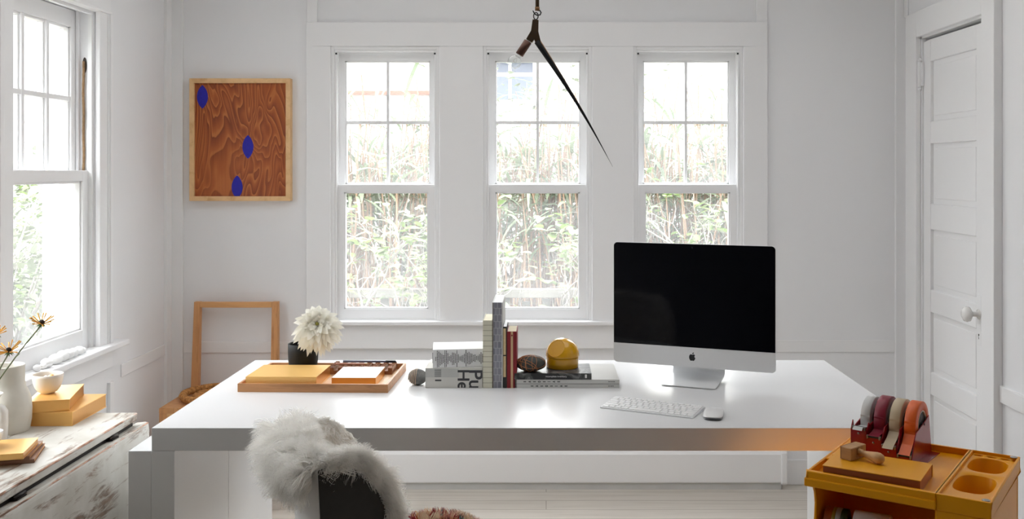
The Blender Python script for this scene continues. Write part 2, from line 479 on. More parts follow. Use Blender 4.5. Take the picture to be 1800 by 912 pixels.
for i, (a, b) in enumerate(WIN):
    r = sempty('window_%d' % (i+2), ((a+b)/2, YB, WZ0), BW[i], 'window')
    a, b = a-(a+b)/2, b-(a+b)/2          # local
    h = WZ1-WZ0
    m = MB()
    D = WT
    j = 0.014
    m.box(a, a+j, -0.012, D, 0, h); m.box(b-j, b, -0.012, D, 0, h); m.box(a+j, b-j, -0.012, D, h-j, h)
    m.box(a, b, 0.005, D+0.03, -0.006, 0.010)
    # beads holding the sashes
    for x in (a+j, b-j-0.010): m.box(x, x+0.010, -0.004, 0.010, 0.01, h-j)
    m.box(a+j+0.010, b-j-0.010, -0.004, 0.010, h-j-0.010, h-j)
    for x in (a+j, b-j-0.008): m.box(x, x+0.008, 0.046, 0.056, 0.01, h-j)
    m.build('jamb', TRIM, r, bevel=0.0015)
    mid = 1.345-WZ0                     # height of the meeting rail
    sash_back('lower_sash', r, a+j+0.006, b-j-0.006, 0.011, 0.010, mid+0.016, 0.034, 0.034, 0.042, 1, 1)
    sash_back('upper_sash', r, a+j+0.006, b-j-0.006, 0.057, mid-0.016, h-j-0.004, 0.030, 0.040, 0.034, 2, 2)
    for x in (a+j+0.004, b-j-0.012):
        MB().box(x, x+0.008, -0.0055, -0.003, h-j-0.022, h-j-0.014).build('catch', INK, r)

# ---- left window: six panes over one
lw = sempty('window_1', (XL, LY0, LZ0), 'tall sash window in the left wall above the pebbles', 'window')
H = LZ1-LZ0; Wd = LY1-LY0
m = MB()
jd = 0.20
m.box(-jd, 0.0, -0.02, 0.0, 0, H); m.box(-jd, 0.0, Wd, Wd+0.02, 0, H); m.box(-jd, 0, 0, Wd, H, H+0.02)
m.box(-jd-0.03, 0, 0, Wd, -0.02, 0.022)
m.build('jamb', TRIM, lw, bevel=0.0015)
# sliding tracks and parting bead by the far jamb
m = MB()
m.box(-0.020, -0.006, Wd-0.014, Wd, 0.02, H); m.box(-0.066, -0.056, Wd-0.014, Wd, 0.02, H)
m.box(-0.020, -0.006, 0, 0.014, 0.02, H); m.box(-0.020, -0.006, 0.014, Wd-0.014, H-0.014, H)
m.box(-0.16, -0.12, Wd-0.03, Wd, 0.02, H)
m.build('stop_bead', TRIM, lw)
def sash_left(name, x, z0, z1, st, top, bot, cols, rows, th=0.036):
    y0, y1 = 0.016, Wd-0.004
    m = MB()
    m.box(x-th, x, y0, y0+st, z0, z1); m.box(x-th, x, y1-st, y1, z0, z1)
    m.box(x-th, x, y0+st, y1-st, z1-top, z1); m.box(x-th, x, y0+st, y1-st, z0, z0+bot)
    g0, g1, h0, h1 = y0+st, y1-st, z0+bot, z1-top
    for a in (g0, g1-0.008): m.box(x-th+0.004, x-0.008, a, a+0.008, h0, h1)
    for a in (h0, h1-0.008): m.box(x-th+0.004, x-0.008, g0, g1, a, a+0.008)
    for i in range(1, cols):
        c = g0+(g1-g0)*i/cols
        m.box(x-th+0.004, x-0.002, c-0.009, c+0.009, h0, h1); m.box(x-th, x-0.012, c-0.016, c+0.016, h0, h1)
    for i in range(1, rows):
        c = h0+(h1-h0)*i/rows
        m.box(x-th+0.005, x-0.0035, g0, g1, c-0.009, c+0.009)
    s = m.build(name, TRIM, lw, bevel=0.0015)
    MB().box(x-th*0.6-0.003, x-th*0.6, g0, g1, h0, h1).build('glass_pane', GLASS, s)
    return s
midz = 1.405-LZ0
sash_left('lower_sash', -0.020, 0.022, midz+0.022, 0.052, 0.040, 0.075, 1, 1)
sash_left('upper_sash', -0.068, midz-0.02, H-0.004, 0.040, 0.062, 0.04, 3, 2)
ROPE = plain('old sash cord', sr(146, 116, 84), 0.9, var=0.25, scale=120)
hole = MB()
hole.prism([(0.008*math.cos(t), 0.030*math.sin(t)) for t in [k*math.pi/8 for k in range(16)]], 'y', -0.002, 0.0)
hole.build('cord_pulley', plain('rusty pulley', sr(52, 40, 30), 0.6, var=0.3), lw, loc=(-0.038, Wd-0.0005, 1.825-LZ0))
cp = [(-0.040+0.0008*math.sin(k*0.7), Wd-0.0065-0.001*math.sin(k*0.25), 1.84-LZ0-(1.84-1.42)*k/24) for k in range(25)]
MB().tube(cp, [0.0045+0.0006*(k % 2) for k in range(25)], 8).build('sash_cord', ROPE, lw)

# added unseen window on the left wall, lets in side light for the sheepskin
nw = sempty('window_5', (XL, NY0, LZ0), 'unseen window added to the left wall for side light on the sheepskin', 'window')
nW = NY1-NY0
m = MB()
m.box(-WT, 0.02, -0.09, 0.0, 0, H+0.06); m.box(-WT, 0.02, nW, nW+0.055, 0, H+0.06); m.box(-WT, 0.02, 0, nW, H, H+0.06); m.box(-WT, 0.05, -0.1, nW+0.055, 0, 0.024)
m.build('jamb', TRIM, nw)
m = MB()
for (a, b, c, e) in ((0, 0.05, 0.024, H), (nW-0.05, nW, 0.024, H), (0.05, nW-0.05, 0.024, 0.09), (0.05, nW-0.05, H-0.05, H), (0.05, nW-0.05, midz-0.02, midz+0.02)): m.box(-0.075, -0.04, a, b, c, e)
s_ = m.build('sash', TRIM, nw)
MB().box(-0.060, -0.057, 0.05, nW-0.05, 0.09, H-0.05).build('glass_pane', GLASS, s_)

# casing and sill of the left window
CW = 0.092
m = MB()
def casing_y(y0, y1, z0, z1, flip=1):
    a, b = (y0, y1)
    m.box(XL, XL+0.020, a, b, z0, z1)
    o = b if flip > 0 else a
    m.box(XL, XL+0.030, o-(0.022 if flip > 0 else 0), o+(0 if flip > 0 else 0.022), z0, z1)
    m.box(XL, XL+0.025, o-(0.032 if flip > 0 else -0.022), o-(0.022 if flip > 0 else -0.032), z0, z1)
casing_y(LY1, LY1+CW, LZ0+0.02, LZ1)
casing_y(LY0-CW, LY0, LZ0+0.02, LZ1, -1)
m.box(XL, XL+0.020, LY0-CW, LY1+CW, LZ1, LZ1+CW)
m.box(XL, XL+0.034, LY0-CW, LY1+CW, LZ1+CW-0.024, LZ1+CW)
m.box(XL, XL+0.026, LY0-CW, LY1+CW, LZ1-0.0, LZ1+0.012)
trim('trim_13', m, 'moulded white casing around the left window', 0.003)
m = MB().box(XL-0.02, XL+0.055, LY0-CW-0.05, LY1+CW+0.09, LZ0, LZ0+0.024)
trim('trim_14', m, 'white window sill ledge carrying the row of pebbles', 0.005)
m = MB().box(XL, XL+0.018, LY0-CW, LY1+CW+0.02, LZ0-0.075, LZ0)
trim('trim_15', m, 'white apron board under the left window sill', 0.003)

# ---- door in the right wall
m = MB()
c = 0.10
m.box(XR-0.022, XR, DY1, DY1+c+0.025, 0, DZ+0.11); m.box(XR-0.022, XR, DY0-c-0.005, DY0, 0, DZ+0.11)
m.box(XR-0.022, XR, DY0, DY1, DZ, DZ+0.11)
m.box(XR-0.032, XR, DY0-c-0.022, DY0-c-0.005, 0, DZ+0.11)
trim('trim_16', m, 'flat white casing around the narrow door', 0.003)
m = MB().box(XR, XR+WT, DY0, DY0+0.012, 0, DZ).box(XR, XR+WT, DY1-0.010, DY1, 0, DZ).box(XR, XR+WT, DY0, DY1, DZ-0.008, DZ)
trim('trim_17', m, 'white jamb lining inside the narrow door opening', 0.0)
m = MB().box(XR-0.012, XR, YR+0.02, DY0-c-0.022, 0.60, 0.66)
trim('trim_18', m, 'white chair rail on the right wall before the door', 0.002)
m = MB().box(XR-0.010, XR, DY1+c+0.04, DY1+c+0.075, DZ+0.11, ZC)
trim('trim_19', m, 'vertical batten above the far side of the door casing', 0.002)

dr = sempty('door_1', (XR, DY1-0.012, 0.008), 'narrow white five-panel door with a white knob', 'door')
dl = DY1-DY0-0.040; dh = DZ-0.03
# local: y from -dl (latch) to 0 (hinge), x 0.010..0.045
m = MB()
x0, x1 = 0.006, 0.042
st = 0.075
pz = [(0.09, 0.212), (0.318, 0.562), (0.668, 0.912), (1.03, 1.277), (1.387, 1.632)]
pz = [(0.10, 0.215), (0.318, 0.561), (0.665, 0.912), (1.03, 1.277), (1.386, 1.630)]
pan = [(z0-0.008, z1-0.008) for z0, z1 in [(0.03+0.05, 0.215), (0.320, 0.569), (0.671, 0.920), (1.036, 1.285), (1.387, 1.636)]]
# frame: stiles and rails
pan = sorted([(b, b+0.255) for b in (0.21, 0.561, 0.912, 1.277, 1.628)])
m.box(x0, x1, -dl, -dl+st, 0, dh); m.box(x0, x1, -st, 0, 0, dh)
zz = [0]+[v for p in pan for v in p]+[dh]
for i in range(0, len(zz), 2): m.box(x0, x1, -dl+st, -st, zz[i], zz[i+1])
m.box(x0+0.012, x1-0.006, -dl+st, -st, 0.1, dh-0.05)
m.build('door_leaf', TRIM, dr, bevel=0.004, weld=False)
for z0, z1 in pan:      # raised field of each panel
    MB().box(x0+0.008, x0+0.014, -dl+st+0.022, -st-0.022, z0+0.022, z1-0.022).build('door_panel', TRIM, dr, bevel=0.0045)
m = MB().box(-0.001, x0, -dl+0.018, -dl+0.058, 0.76, 0.95)
pl = m.build('escutcheon', TRIM, dr, bevel=0.002)
MB().prism([(0.004*math.cos(t), 0.004*math.sin(t)) for t in [k*math.pi/5 for k in range(10)]]+[(0.002, -0.016), (-0.002, -0.016)][::-1], 'x', -0.0016, 0.0).build('keyhole', INK, pl, loc=(0, -dl+0.038, 0.80))
Mx = Matrix.Translation((0, -dl+0.038, 0.878)) @ Matrix.Rotation(-math.pi/2, 4, 'Y')
m = MB().lathe([(0.019, 0.0), (0.019, 0.003), (0.010, 0.006), (0.009, 0.026), (0.016, 0.030), (0.027, 0.037), (0.0295, 0.046), (0.027, 0.055), (0.018, 0.061), (0.006, 0.063), (0.001, 0.063)], 32, M=Mx)
m.build('door_knob', plain('white porcelain', (0.80, 0.79, 0.77, 1), 0.2, var=0.01), dr)
for hz in (1.835, 0.30):
    m = MB()
    m.lathe([(0.0085, -0.055), (0.0085, 0.055)], 14, (-0.008, 0.006, hz))
    m.ball((-0.008, 0.006, hz+0.062), 0.009, 12, 8); m.ball((-0.008, 0.006, hz-0.062), 0.009, 12, 8)
    m.box(-0.006, 0.004, -0.012, 0.006, hz-0.05, hz+0.05)
    m.build('hinge', TRIM, dr)

# ---- baseboard heater
h = thing('baseboard_heater', 'long low white baseboard heater along the back wall under the windows', 'heater', (0, YB-0.015, 0))
prof = [(0, 0.03), (-0.066, 0.03), (-0.070, 0.036), (-0.070, 0.158), (-0.062, 0.170), (-0.030, 0.183), (0, 0.183)]
HX0, HX1 = -0.98, 1.052
MB().prism(prof, 'x', HX0, HX1).build('cover', TRIM, h, bevel=0.002)
cap = [(0.0, 0.02), (-0.068, 0.02), (-0.078, 0.030), (-0.078, 0.165), (-0.066, 0.180), (-0.034, 0.191), (0, 0.191)]
MB().prism(cap, 'x', HX1-0.004, HX1+0.024).build('end_cap', TRIM, h, bevel=0.007)
MB().prism(cap, 'x', HX0-0.024, HX0+0.004).build('end_cap', TRIM, h, bevel=0.007)
MB().box(HX0, HX1, -0.060, 0, 0.0, 0.030).build('base_strip', plain('heater base paint', (0.55, 0.55, 0.54, 1), 0.6), h)

# ------------------------------------------------------------------ desk
DX0, DX1, DYF, DYB, DT, TH = -1.053, 1.006, 2.58, 3.50, 0.741, 0.0615
d = thing('desk', 'large white lacquered desk with thick top and full slab legs', 'desk', (0, (DYF+DYB)/2, 0))
hy = (DYB-DYF)/2
MB().box(DX0, DX1, -hy, hy, DT-TH, DT).build('desktop', LACQ, d, bevel=0.0015)
for a in (DX0, DX1-TH):
    MB().box(a, a+TH, -hy, 0.0-0.0008-0.02, 0, DT-TH-0.0006).build('leg', LACQ, d, bevel=0.0012)
    MB().box(a, a+TH, -0.0192, hy, 0, DT-TH-0.0006).build('leg', LACQ, d, bevel=0.0012)
LOWZ = DT-TH-0.0005
b = MB().box(-TH/2, TH/2, -0.46, 0.46, 0, LOWZ).build('side_slab', LACQ, None, bevel=0.0015, loc=(DX0-TH/2-0.0012, 3.042, 0))
tag(b, 'low narrow white slab standing flush against the left leg of the desk', 'side panel')

# ------------------------------------------------------------------ things on the desk
# desktop computer
cx = thing('desktop_computer', 'silver desktop computer with a black glass screen on the white desk', 'computer', (0.470, 3.112, DT), R(-21.0))
# local: front face at y=0, x -0.264..0.264 ; z from 0.053 to 0.450
def rrect(x0, x1, z0, z1, r, n=8):
    pts = []
    for (cx_, cz_, a0) in ((x1-r, z1-r, 0), (x0+r, z1-r, 90), (x0+r, z0+r, 180), (x1-r, z0+r, 270)):
        for k in range(n+1):
            a = R(a0+90*k/n); pts.append((cx_+r*math.cos(a), cz_+r*math.sin(a)))
    return pts
W2, PZ0, PZ1, CH = 0.264, 0.053, 0.450, 0.064
m = MB()
outer = rrect(-W2, W2, PZ0, PZ1, 0.013)
m.prism(outer, 'y', 0.0, 0.005)
# bulging back
n0 = len(outer); vs = []; fs = []
cz = (PZ0+PZ1)/2+0.02
for j, (sc, yy) in enumerate(((1, 0.005), (0.97, 0.009), (0.85, 0.020), (0.62, 0.033), (0.35, 0.041), (0.05, 0.044))):
    for px, pz_ in outer: vs.append((px*sc, yy, cz+(pz_-cz)*sc))
for j in range(5):
    for k in range(n0):
        k2 = (k+1) % n0; fs.append((j*n0+k, j*n0+k2, (j+1)*n0+k2, (j+1)*n0+k))
fs.append(tuple(5*n0+k for k in range(n0)))
m.add(vs, fs, True)
m.build('housing', ALU, cx, bevel=0.0012)
sc_poly = [(W2-0.0012, PZ0+CH)]+[p for p in rrect(-W2+0.0012, W2-0.0012, PZ0, PZ1-0.0012, 0.012) if p[1] > PZ0+CH]+[(-W2+0.0012, PZ0+CH)]
o = MB().prism(sc_poly, 'y', -0.0006, 0.0).build('screen', SCREEN, cx)
o['label'] = 'black glass screen, switched off'
MB().lathe([(0.0018, 0), (0.0018, 0.0004)], 14, M=Matrix.Translation((0, -0.0007, PZ1-0.0125)) @ FRONT).build('webcam', plain('lens', (0.01, 0.012, 0.03, 1), 0.2), cx)
# fruit emblem on the chin
def emblem(mat, par):
    half = [(0.0, 0.80), (0.10, 0.83), (0.26, 0.92), (0.46, 0.92), (0.66, 0.80), (0.76, 0.68)]
    bite = [(0.70, 0.63), (0.60, 0.50), (0.57, 0.34), (0.62, 0.18), (0.74, 0.05), (0.84, 0.0)]
    low = [(0.76, -0.22), (0.62, -0.48), (0.46, -0.68), (0.32, -0.75), (0.18, -0.72), (0.0, -0.66)]
    left = [(-0.18, -0.72), (-0.32, -0.75), (-0.48, -0.67), (-0.66, -0.42), (-0.78, -0.10), (-0.81, 0.22), (-0.76, 0.52), (-0.62, 0.78), (-0.42, 0.92), (-0.24, 0.92), (-0.08, 0.84)]
    k = 0.0125; zc = PZ0+CH*0.47
    body = [(p[0]*k, zc+p[1]*k) for p in (half+bite+low+left)][::-1]
    m = MB().prism(body, 'y', -0.0005, 0.0002)
    leaf = [(0.02, 0.98), (0.05, 1.18), (0.16, 1.34), (0.30, 1.44), (0.40, 1.46), (0.40, 1.28), (0.30, 1.10), (0.16, 1.0)]
    m.prism([(p[0]*k, zc+p[1]*k) for p in leaf], 'y', -0.0005, 0.0002)
    return m.build('emblem', mat, par)
emblem(INK, cx)
# stand: swept L of sheet metal
hw = 0.0865
path = [(-0.062, 0.0030), (-0.03, 0.0042), (0.02, 0.0065), (0.075, 0.0105), (0.092, 0.014), (0.101, 0.022), (0.103, 0.032), (0.098, 0.046), (0.080, 0.085), (0.052, 0.135), (0.036, 0.165)]
m = MB(); vs = []; fs = []
for i, (y, z) in enumerate(path):
    a = path[max(i-1, 0)]; b = path[min(i+1, len(path)-1)]
    t = Vector((b[0]-a[0], b[1]-a[1])).normalized(); nrm = Vector((-t.y, t.x))
    th = 0.0022 if i < 3 else 0.005
    wv = hw if i > 0 else hw
    vs += [(-wv, y+nrm.x*th*0.5, z+nrm.y*th*0.5), (wv, y+nrm.x*th*0.5, z+nrm.y*th*0.5), (wv, y-nrm.x*th*0.5, z-nrm.y*th*0.5), (-wv, y-nrm.x*th*0.5, z-nrm.y*th*0.5)]
for i in range(len(path)-1):
    for k in range(4):
        k2 = (k+1) % 4; fs.append((i*4+k, i*4+k2, i*4+4+k2, i*4+4+k))
fs += [(3, 2, 1, 0), tuple((len(path)-1)*4+k for k in range(4))]
m.add(vs, fs, True)
st = m.build('stand', ALU, cx)
e = st.modifiers.new('split', 'EDGE_SPLIT'); e.split_angle = R(40)
MB().box(-0.07, 0.07, -0.045, 0.088, 0.0, 0.0022).build('foot_pad', INK, cx)

# keyboard
KB = thing('keyboard', 'slim white keyboard lying in front of the computer stand', 'keyboard', (0.306, 2.785, DT), R(-25.9))
KW, KD = 0.279, 0.114
tilt = math.atan((0.0105-0.0045)/KD)
base = [(-KD/2, 0.0), (-KD/2, 0.0038), (KD/2, 0.0098), (KD/2, 0.003), (KD/2-0.02, 0.0)]
# prism along x: polygon in (y,z)
MB().prism(base, 'x', -KW/2, KW/2).build('base', ALU, KB, bevel=0.001)
KEYM = plain('white key caps', (0.82, 0.82, 0.82, 1), 0.4, var=0.01)
def keymesh(w_, d_):
    m = MB(); e = 0.0008
    m.box(-w_/2, w_/2, -d_/2, d_/2, 0, 0.0016)
    m.add([(-w_/2+e, -d_/2+e, 0.0020), (w_/2-e, -d_/2+e, 0.0020), (w_/2-e, d_/2-e, 0.0020), (-w_/2+e, d_/2-e, 0.0020),
           (-w_/2, -d_/2, 0.0016), (w_/2, -d_/2, 0.0016), (w_/2, d_/2, 0.0016), (-w_/2, d_/2, 0.0016)],
          [(0, 1, 2, 3), (4, 5, 1, 0), (5, 6, 2, 1), (6, 7, 3, 2), (7, 4, 0, 3)])
    me = m.mesh('key'); me.materials.append(KEYM); return me
kc = {}
def key(x, y, w_, d_):
    kk = (round(w_, 4), round(d_, 4))
    if kk not in kc: kc[kk] = keymesh(w_, d_)
    o = bpy.data.objects.new('key', kc[kk]); COL.objects.link(o); o.parent = KB
    o.location = (x, y, 0.0038+(y+KD/2)*math.tan(tilt)*1.0+0.0001); o.rotation_euler = (tilt, 0, 0)
pitch = 0.01885; gap = 0.0026; x0k = -KW/2+0.0035; full = KW-0.007
rows = [([1.5]+[1]*12+[1.5][:0]+[1.0], 0.0095), ([1]*13+[1.5], 0.0163), ([1.5]+[1]*13, 0.0163), ([1.75]+[1]*11+[1.75], 0.0163), ([2.25]+[1]*10+[2.25], 0.0163), ([1, 1, 1, 1.25, 5.0, 1.25, 1, 1, 1, 1], 0.0163)]
y = KD/2-0.0035
for ws, dd in rows:
    tot = sum(ws); x = x0k
    for wk in ws:
        ww = full*wk/tot; key(x+ww/2, y-dd/2, ww-gap, dd); x += ww
    y -= dd+0.0026
# mouse
mo = thing('computer_mouse', 'white low wireless mouse beside the keyboard', 'mouse', (0.468, 2.703, DT), R(-14))
MW, ML = 0.0285, 0.0565
def mouse_shell(z0f, hgt, kx=1.0, ky=1.0):
    vs = []; fs = []; nu, nv = 40, 8
    for j in range(nv+1):
        t = j/nv; q = math.cos(t*math.pi/2)**0.55
        for k in range(nu):
            a = 2*math.pi*k/nu; ca, sa = math.cos(a), math.sin(a)
            ex = lambda c: math.copysign(abs(c)**0.62, c)
            x, yy = ex(ca)*MW*q*kx, ex(sa)*ML*q*ky
            z = z0f(yy)+hgt(yy)*math.sin(t*math.pi/2)
            vs.append((x, yy, z))
    for j in range(nv):
        for k in range(nu):
            k2 = (k+1) % nu; fs.append((j*nu+k, j*nu+k2, (j+1)*nu+k2, (j+1)*nu+k))
    fs.append(tuple(range(nu-1, -1, -1)))
    return MB().add(vs, fs, True)
mouse_shell(lambda y: 0.0055+0.004*(y/ML)**2, lambda y: 0.0145*(1-(y/ML)**2*0.55), 1, 1).build('top_shell', plain('white plastic', (0.82, 0.82, 0.82, 1), 0.25, var=0.01), mo)
mouse_shell(lambda y: 0.0+0.0055*abs(y/ML)**3, lambda y: 0.0075, 0.93, 0.95).build('base', plain('mouse base', (0.20, 0.20, 0.21, 1), 0.35, 0.3), mo)

# ---- books in the middle of the desk
def book(name, label, loc, w_, d_, h_, cover, rz=0.0, pages=PAPERBLOCK, ct=0.0022, spine='front', group=None, cat='book'):
    """lying book: spine faces -Y (towards the chair); origin at bottom centre"""
    t = thing(name, label, cat, loc, rz, group)
    m = MB()
    m.box(-w_/2, w_/2, -d_/2, d_/2, 0, ct); m.box(-w_/2, w_/2, -d_/2, d_/2, h_-ct, h_)
    m.box(-w_/2, w_/2, -d_/2, -d_/2+ct, ct, h_-ct)
    m.build('cover', cover, t, bevel=0.0006)
    MB().box(-w_/2+0.0015, w_/2-0.0015, -d_/2+ct, d_/2-0.002, ct, h_-ct).build('pages', pages, t)
    return t
def upright(name, label, loc, w_, d_, h_, cover, rz=0.0, pages=PAPERBLOCK, ct=0.002, sp=None):
    """standing book: spine faces -Y; origin at bottom centre of the front edge"""
    t = thing(name, label, 'book', loc, rz)
    m = MB()
    m.box(-w_/2, -w_/2+ct, 0, d_, 0, h_); m.box(w_/2-ct, w_/2, 0, d_, 0, h_)
    c = m.build('cover', cover, t, bevel=0.0004)
    MB().box(-w_/2+ct, w_/2-ct, 0.0, 0.003, 0.0, h_).build('spine', sp or cover, t, bevel=0.0006)
    MB().box(-w_/2+ct, w_/2-ct, 0.003, d_-0.003, 0.002, h_-0.002).build('pages', pages, t)
    return t
YBK = 3.05
CREAMW = plain('greyed white spine', sr(208, 206, 200), 0.45, var=0.02)
b1 = book('book', 'thick pale book with big black sideways letters, lowest of the left stack', (-0.291, YBK+0.072, DT), 0.180, 0.144, 0.063, CREAMW)
y0 = -0.072
def sp_text(par, body, size, x, z, rot, y, sx=1.0, sy=1.0, mat=INK, clip=None, align='CENTER', bold=0.0):
    M = Matrix.Translation((x, y-0.0001, z)) @ FRONT @ Matrix.Rotation(R(rot), 4, 'Z') @ Matrix.Diagonal((sx, sy, 1, 1))
    return lettering('lettering', body, size, mat, par, M, align=align, clip=clip, bold=bold)
clipz = [(Vector((0, 0, 0.0015)), Vector((0, 0, -1))), (Vector((0.0895, 0, 0)), Vector((1, 0, 0)))]
sp_text(b1, 'Pu', 0.061, 0.0672, 0.0600, -90, y0, 1.05, 1.0, DGREY, clipz, 'LEFT', 0.0009)
sp_text(b1, 'He', 0.052, 0.0285, 0.0600, -90, y0, 1.05, 1.0, DGREY, clipz, 'LEFT', 0.0009)
sp_text(b1, '1', 0.027, -0.0505, 0.0245, -90, y0, 1.2, 1.0, DGREY, bold=0.0006)
m = MB(); z = 0.0595
for k in range(11):
    tt = (0.0009, 0.0015, 0.0006)[k % 3]
    m.box(-0.061, -0.040, y0-0.0006, y0, z-tt, z); z -= tt+0.0012
m.build('barcode', plain('printed grey', (0.18, 0.18, 0.18, 1), 0.6), b1)
MB().box(-0.0899, 0.015, y0-0.0003, y0, 0.034, 0.062).build('spine_label', plain('grey print', sr(188, 188, 184), 0.5), b1)

b2 = book('book', 'white book with rows of tiny print along its spine, topmost of the left stack', (-0.282, YBK+0.074, DT+0.0632), 0.165, 0.132, 0.058, PAPER, R(6))
m = MB(); g = random.Random(3)
x = -0.0745
hts = [0.012, 0.05, 0.045, 0.036, 0.030, 0.022, 0.052, 0.055, 0.034, 0.014, 0.02, 0.038, 0.036, 0.03, 0.052, 0.026, 0.012, 0.016, 0.02, 0.028, 0.052, 0.034, 0.04, 0.03, 0.028, 0.02, 0.022, 0.012, 0.014, 0.024, 0.036, 0.026]
for i, hh in enumerate(hts):
    z = 0.029+hh/2
    while z > 0.029-hh/2:
        ll = 0.0012+0.0028*g.random()
        m.box(x, x+0.0021, -0.0665, -0.066, max(z-ll, 0.0025), min(z, 0.055)); z -= ll+0.0009
    x += 0.00475
m.build('printed_lines', INK, b2)
ring = [(-0.0832, -0.055+0.014*math.cos(t), 0.030+0.016*math.sin(t)) for t in [R(60+k*10) for k in range(24)]]
MB().tube(ring, 0.0006, 5).build('printed_arc', INK, b2)

CREAM = Mat('cream cloth', sr(214, 210, 190), 0.6)
v = CREAM.coords((1, 1, 1)); wv = CREAM.n.new('ShaderNodeTexWave'); wv.wave_type = 'BANDS'; wv.bands_direction = 'Z'
wv.inputs['Scale'].default_value = 19; wv.inputs['Distortion'].default_value = 0.3; CREAM.l.new(v, wv.inputs['Vector'])
CREAM.base(CREAM.ramp(wv.outputs['Fac'], [(0.03, sr(176, 172, 152)), (0.09, sr(214, 211, 192))]))
upright('book', 'tall cream book standing between the pale stack and the grey book', (-0.1848, YBK, DT), 0.0295, 0.150, 0.2135, CREAM.m, pages=plain('cream pages', sr(246, 240, 214), 0.7))
GB = Mat('grey blue woven print', sr(140, 140, 150), 0.5)
v = GB.coords((1, 1, 1)); bt = GB.n.new('ShaderNodeTexBrick')
mp = GB.n.new('ShaderNodeMapping'); mp.inputs['Rotation'].default_value = (R(90), 0, 0); GB.l.new(v, mp.inputs['Vector'])
bt.inputs['Scale'].default_value = 1; bt.inputs['Brick Width'].default_value = 0.012; bt.inputs['Row Height'].default_value = 0.021
bt.inputs['Mortar Size'].default_value = 0.0007; bt.inputs['Color1'].default_value = sr(120, 120, 131); bt.inputs['Color2'].default_value = sr(143, 143, 152); bt.inputs['Mortar'].default_value = sr(184, 185, 190)
GB.l.new(mp.outputs['Vector'], bt.inputs['Vector']); GB.base(bt.outputs['Color'])
GREYC = plain('grey book cover', sr(206, 206, 204), 0.5)
gb = upright('book', 'tallest standing book with a grey blue checked spine', (-0.1530, YBK, DT), 0.0325, 0.200, 0.270, GREYC, sp=GB.m, pages=PAPER, ct=0.003)
MB().box(-0.0163, -0.0133, -0.0004, 0.0, 0, 0.27).build('hinge_strip', plain('brown edge', sr(104, 96, 88), 0.6), gb)
BLK = plain('black cloth', (0.02, 0.02, 0.02, 1), 0.6)
bb = upright('book', 'thin black and cream book standing beside the red book', (-0.1300, YBK, DT), 0.0118, 0.120, 0.1935, BLK, pages=PAPER, ct=0.0008)
BEIGE = plain('beige spine print', sr(205, 182, 140), 0.55, var=0.12, scale=120)
MB().box(-0.0050, 0.0030, -0.0006, 0, 0.105, 0.188).build('spine_label', BEIGE, bb)
MB().box(-0.0050, 0.0030, -0.0006, 0, 0.035, 0.101).build('spine_label', BEIGE, bb)
REDC = plain('dark red cloth', sr(132, 24, 34), 0.55, var=0.08, scale=200)
rb = upright('book', 'dark red book with a beige stripe down its spine', (-0.1080, YBK, DT), 0.0310, 0.125, 0.1785, REDC, pages=plain('cream page edges', sr(232, 220, 190), 0.8), ct=0.0025)
MB().box(-0.0035, 0.0035, -0.0006, 0, 0.0005, 0.178).build('spine_stripe', plain('beige stripe', sr(202, 170, 130), 0.6), rb)
MB().ball((0, -0.0007, 0.166), (0.0022, 0.0004, 0.003), 10, 6).build('printed_mark', REDC, rb)

# magazines
MAGC = plain('silver grey magazine cover', sr(206, 206, 202), 0.3, var=0.01)
MAGTOP = MAGC
for i, (zz, off, lab) in enumerate(((DT, 0.046, 'pale grey magazine with spaced black letters, lowest of its pile on the desk'), (DT+0.0137, 0.0, 'pale grey magazine with spaced black letters, lying on another magazine'))):
    mg = book('magazine', lab, (0.0660, YBK+0.125, zz), 0.330, 0.250, 0.0132, MAGC, 0.0, PAPER, ct=0.0006, cat='magazine')
    for k, ch in enumerate('SASOSIAE'):
        sp_text(mg, ch, 0.0078, -0.133+off*0.5+0.0153*k, 0.0066, 90, -0.125, 0.8 if ch != 'I' else 0.9, 1.35 if ch != 'I' else 1.5, bold=0.00045)
    m = MB(); xx = 0.130
    for w_ in ((0.004, 0.002, 0.005, 0.003) if i == 0 else (0.005, 0.003, 0.004, 0.006)):
        m.box(xx, xx+w_, -0.1253, -0.125, 0.0055, 0.0075); xx += w_+0.001
    m.build('printed_mark', DGREY, mg)
    if i == 0: MB().box(-0.165, 0.165, -0.1252, -0.1235, 0.0128, 0.0137).build('dark_edge', INK, mg)
CAMO = Mat('dark grey marbled cover', (0.03, 0.03, 0.03, 1), 0.35)
v = CAMO.coords((20, 20, 20)); f = CAMO.noise(v, 1.0, 2, 0.4, 0.8)
CAMO.base(CAMO.ramp(f, [(0.47, (0.022, 0.022, 0.024, 1)), (0.50, (0.075, 0.08, 0.075, 1)), (0.56, (0.075, 0.08, 0.075, 1)), (0.58, (0.19, 0.19, 0.19, 1)), (0.66, (0.03, 0.03, 0.03, 1))]))
db = book('book', 'dark grey marbled paperback lying on the two magazines', (0.0215, YBK+0.078, DT+0.0271), 0.2430, 0.158, 0.0195, CAMO.m, 0, PAPER, ct=0.001)
WINK = plain('white ink', (0.75, 0.75, 0.75, 1), 0.6)
sp_text(db, 'incomplete inventory', 0.0078, 0.010, 0.0098, 0, -0.079, mat=WINK)
MB().box(0.101, 0.107, -0.0796, -0.079, 0.005, 0.016).build('spine_mark', WINK, db)

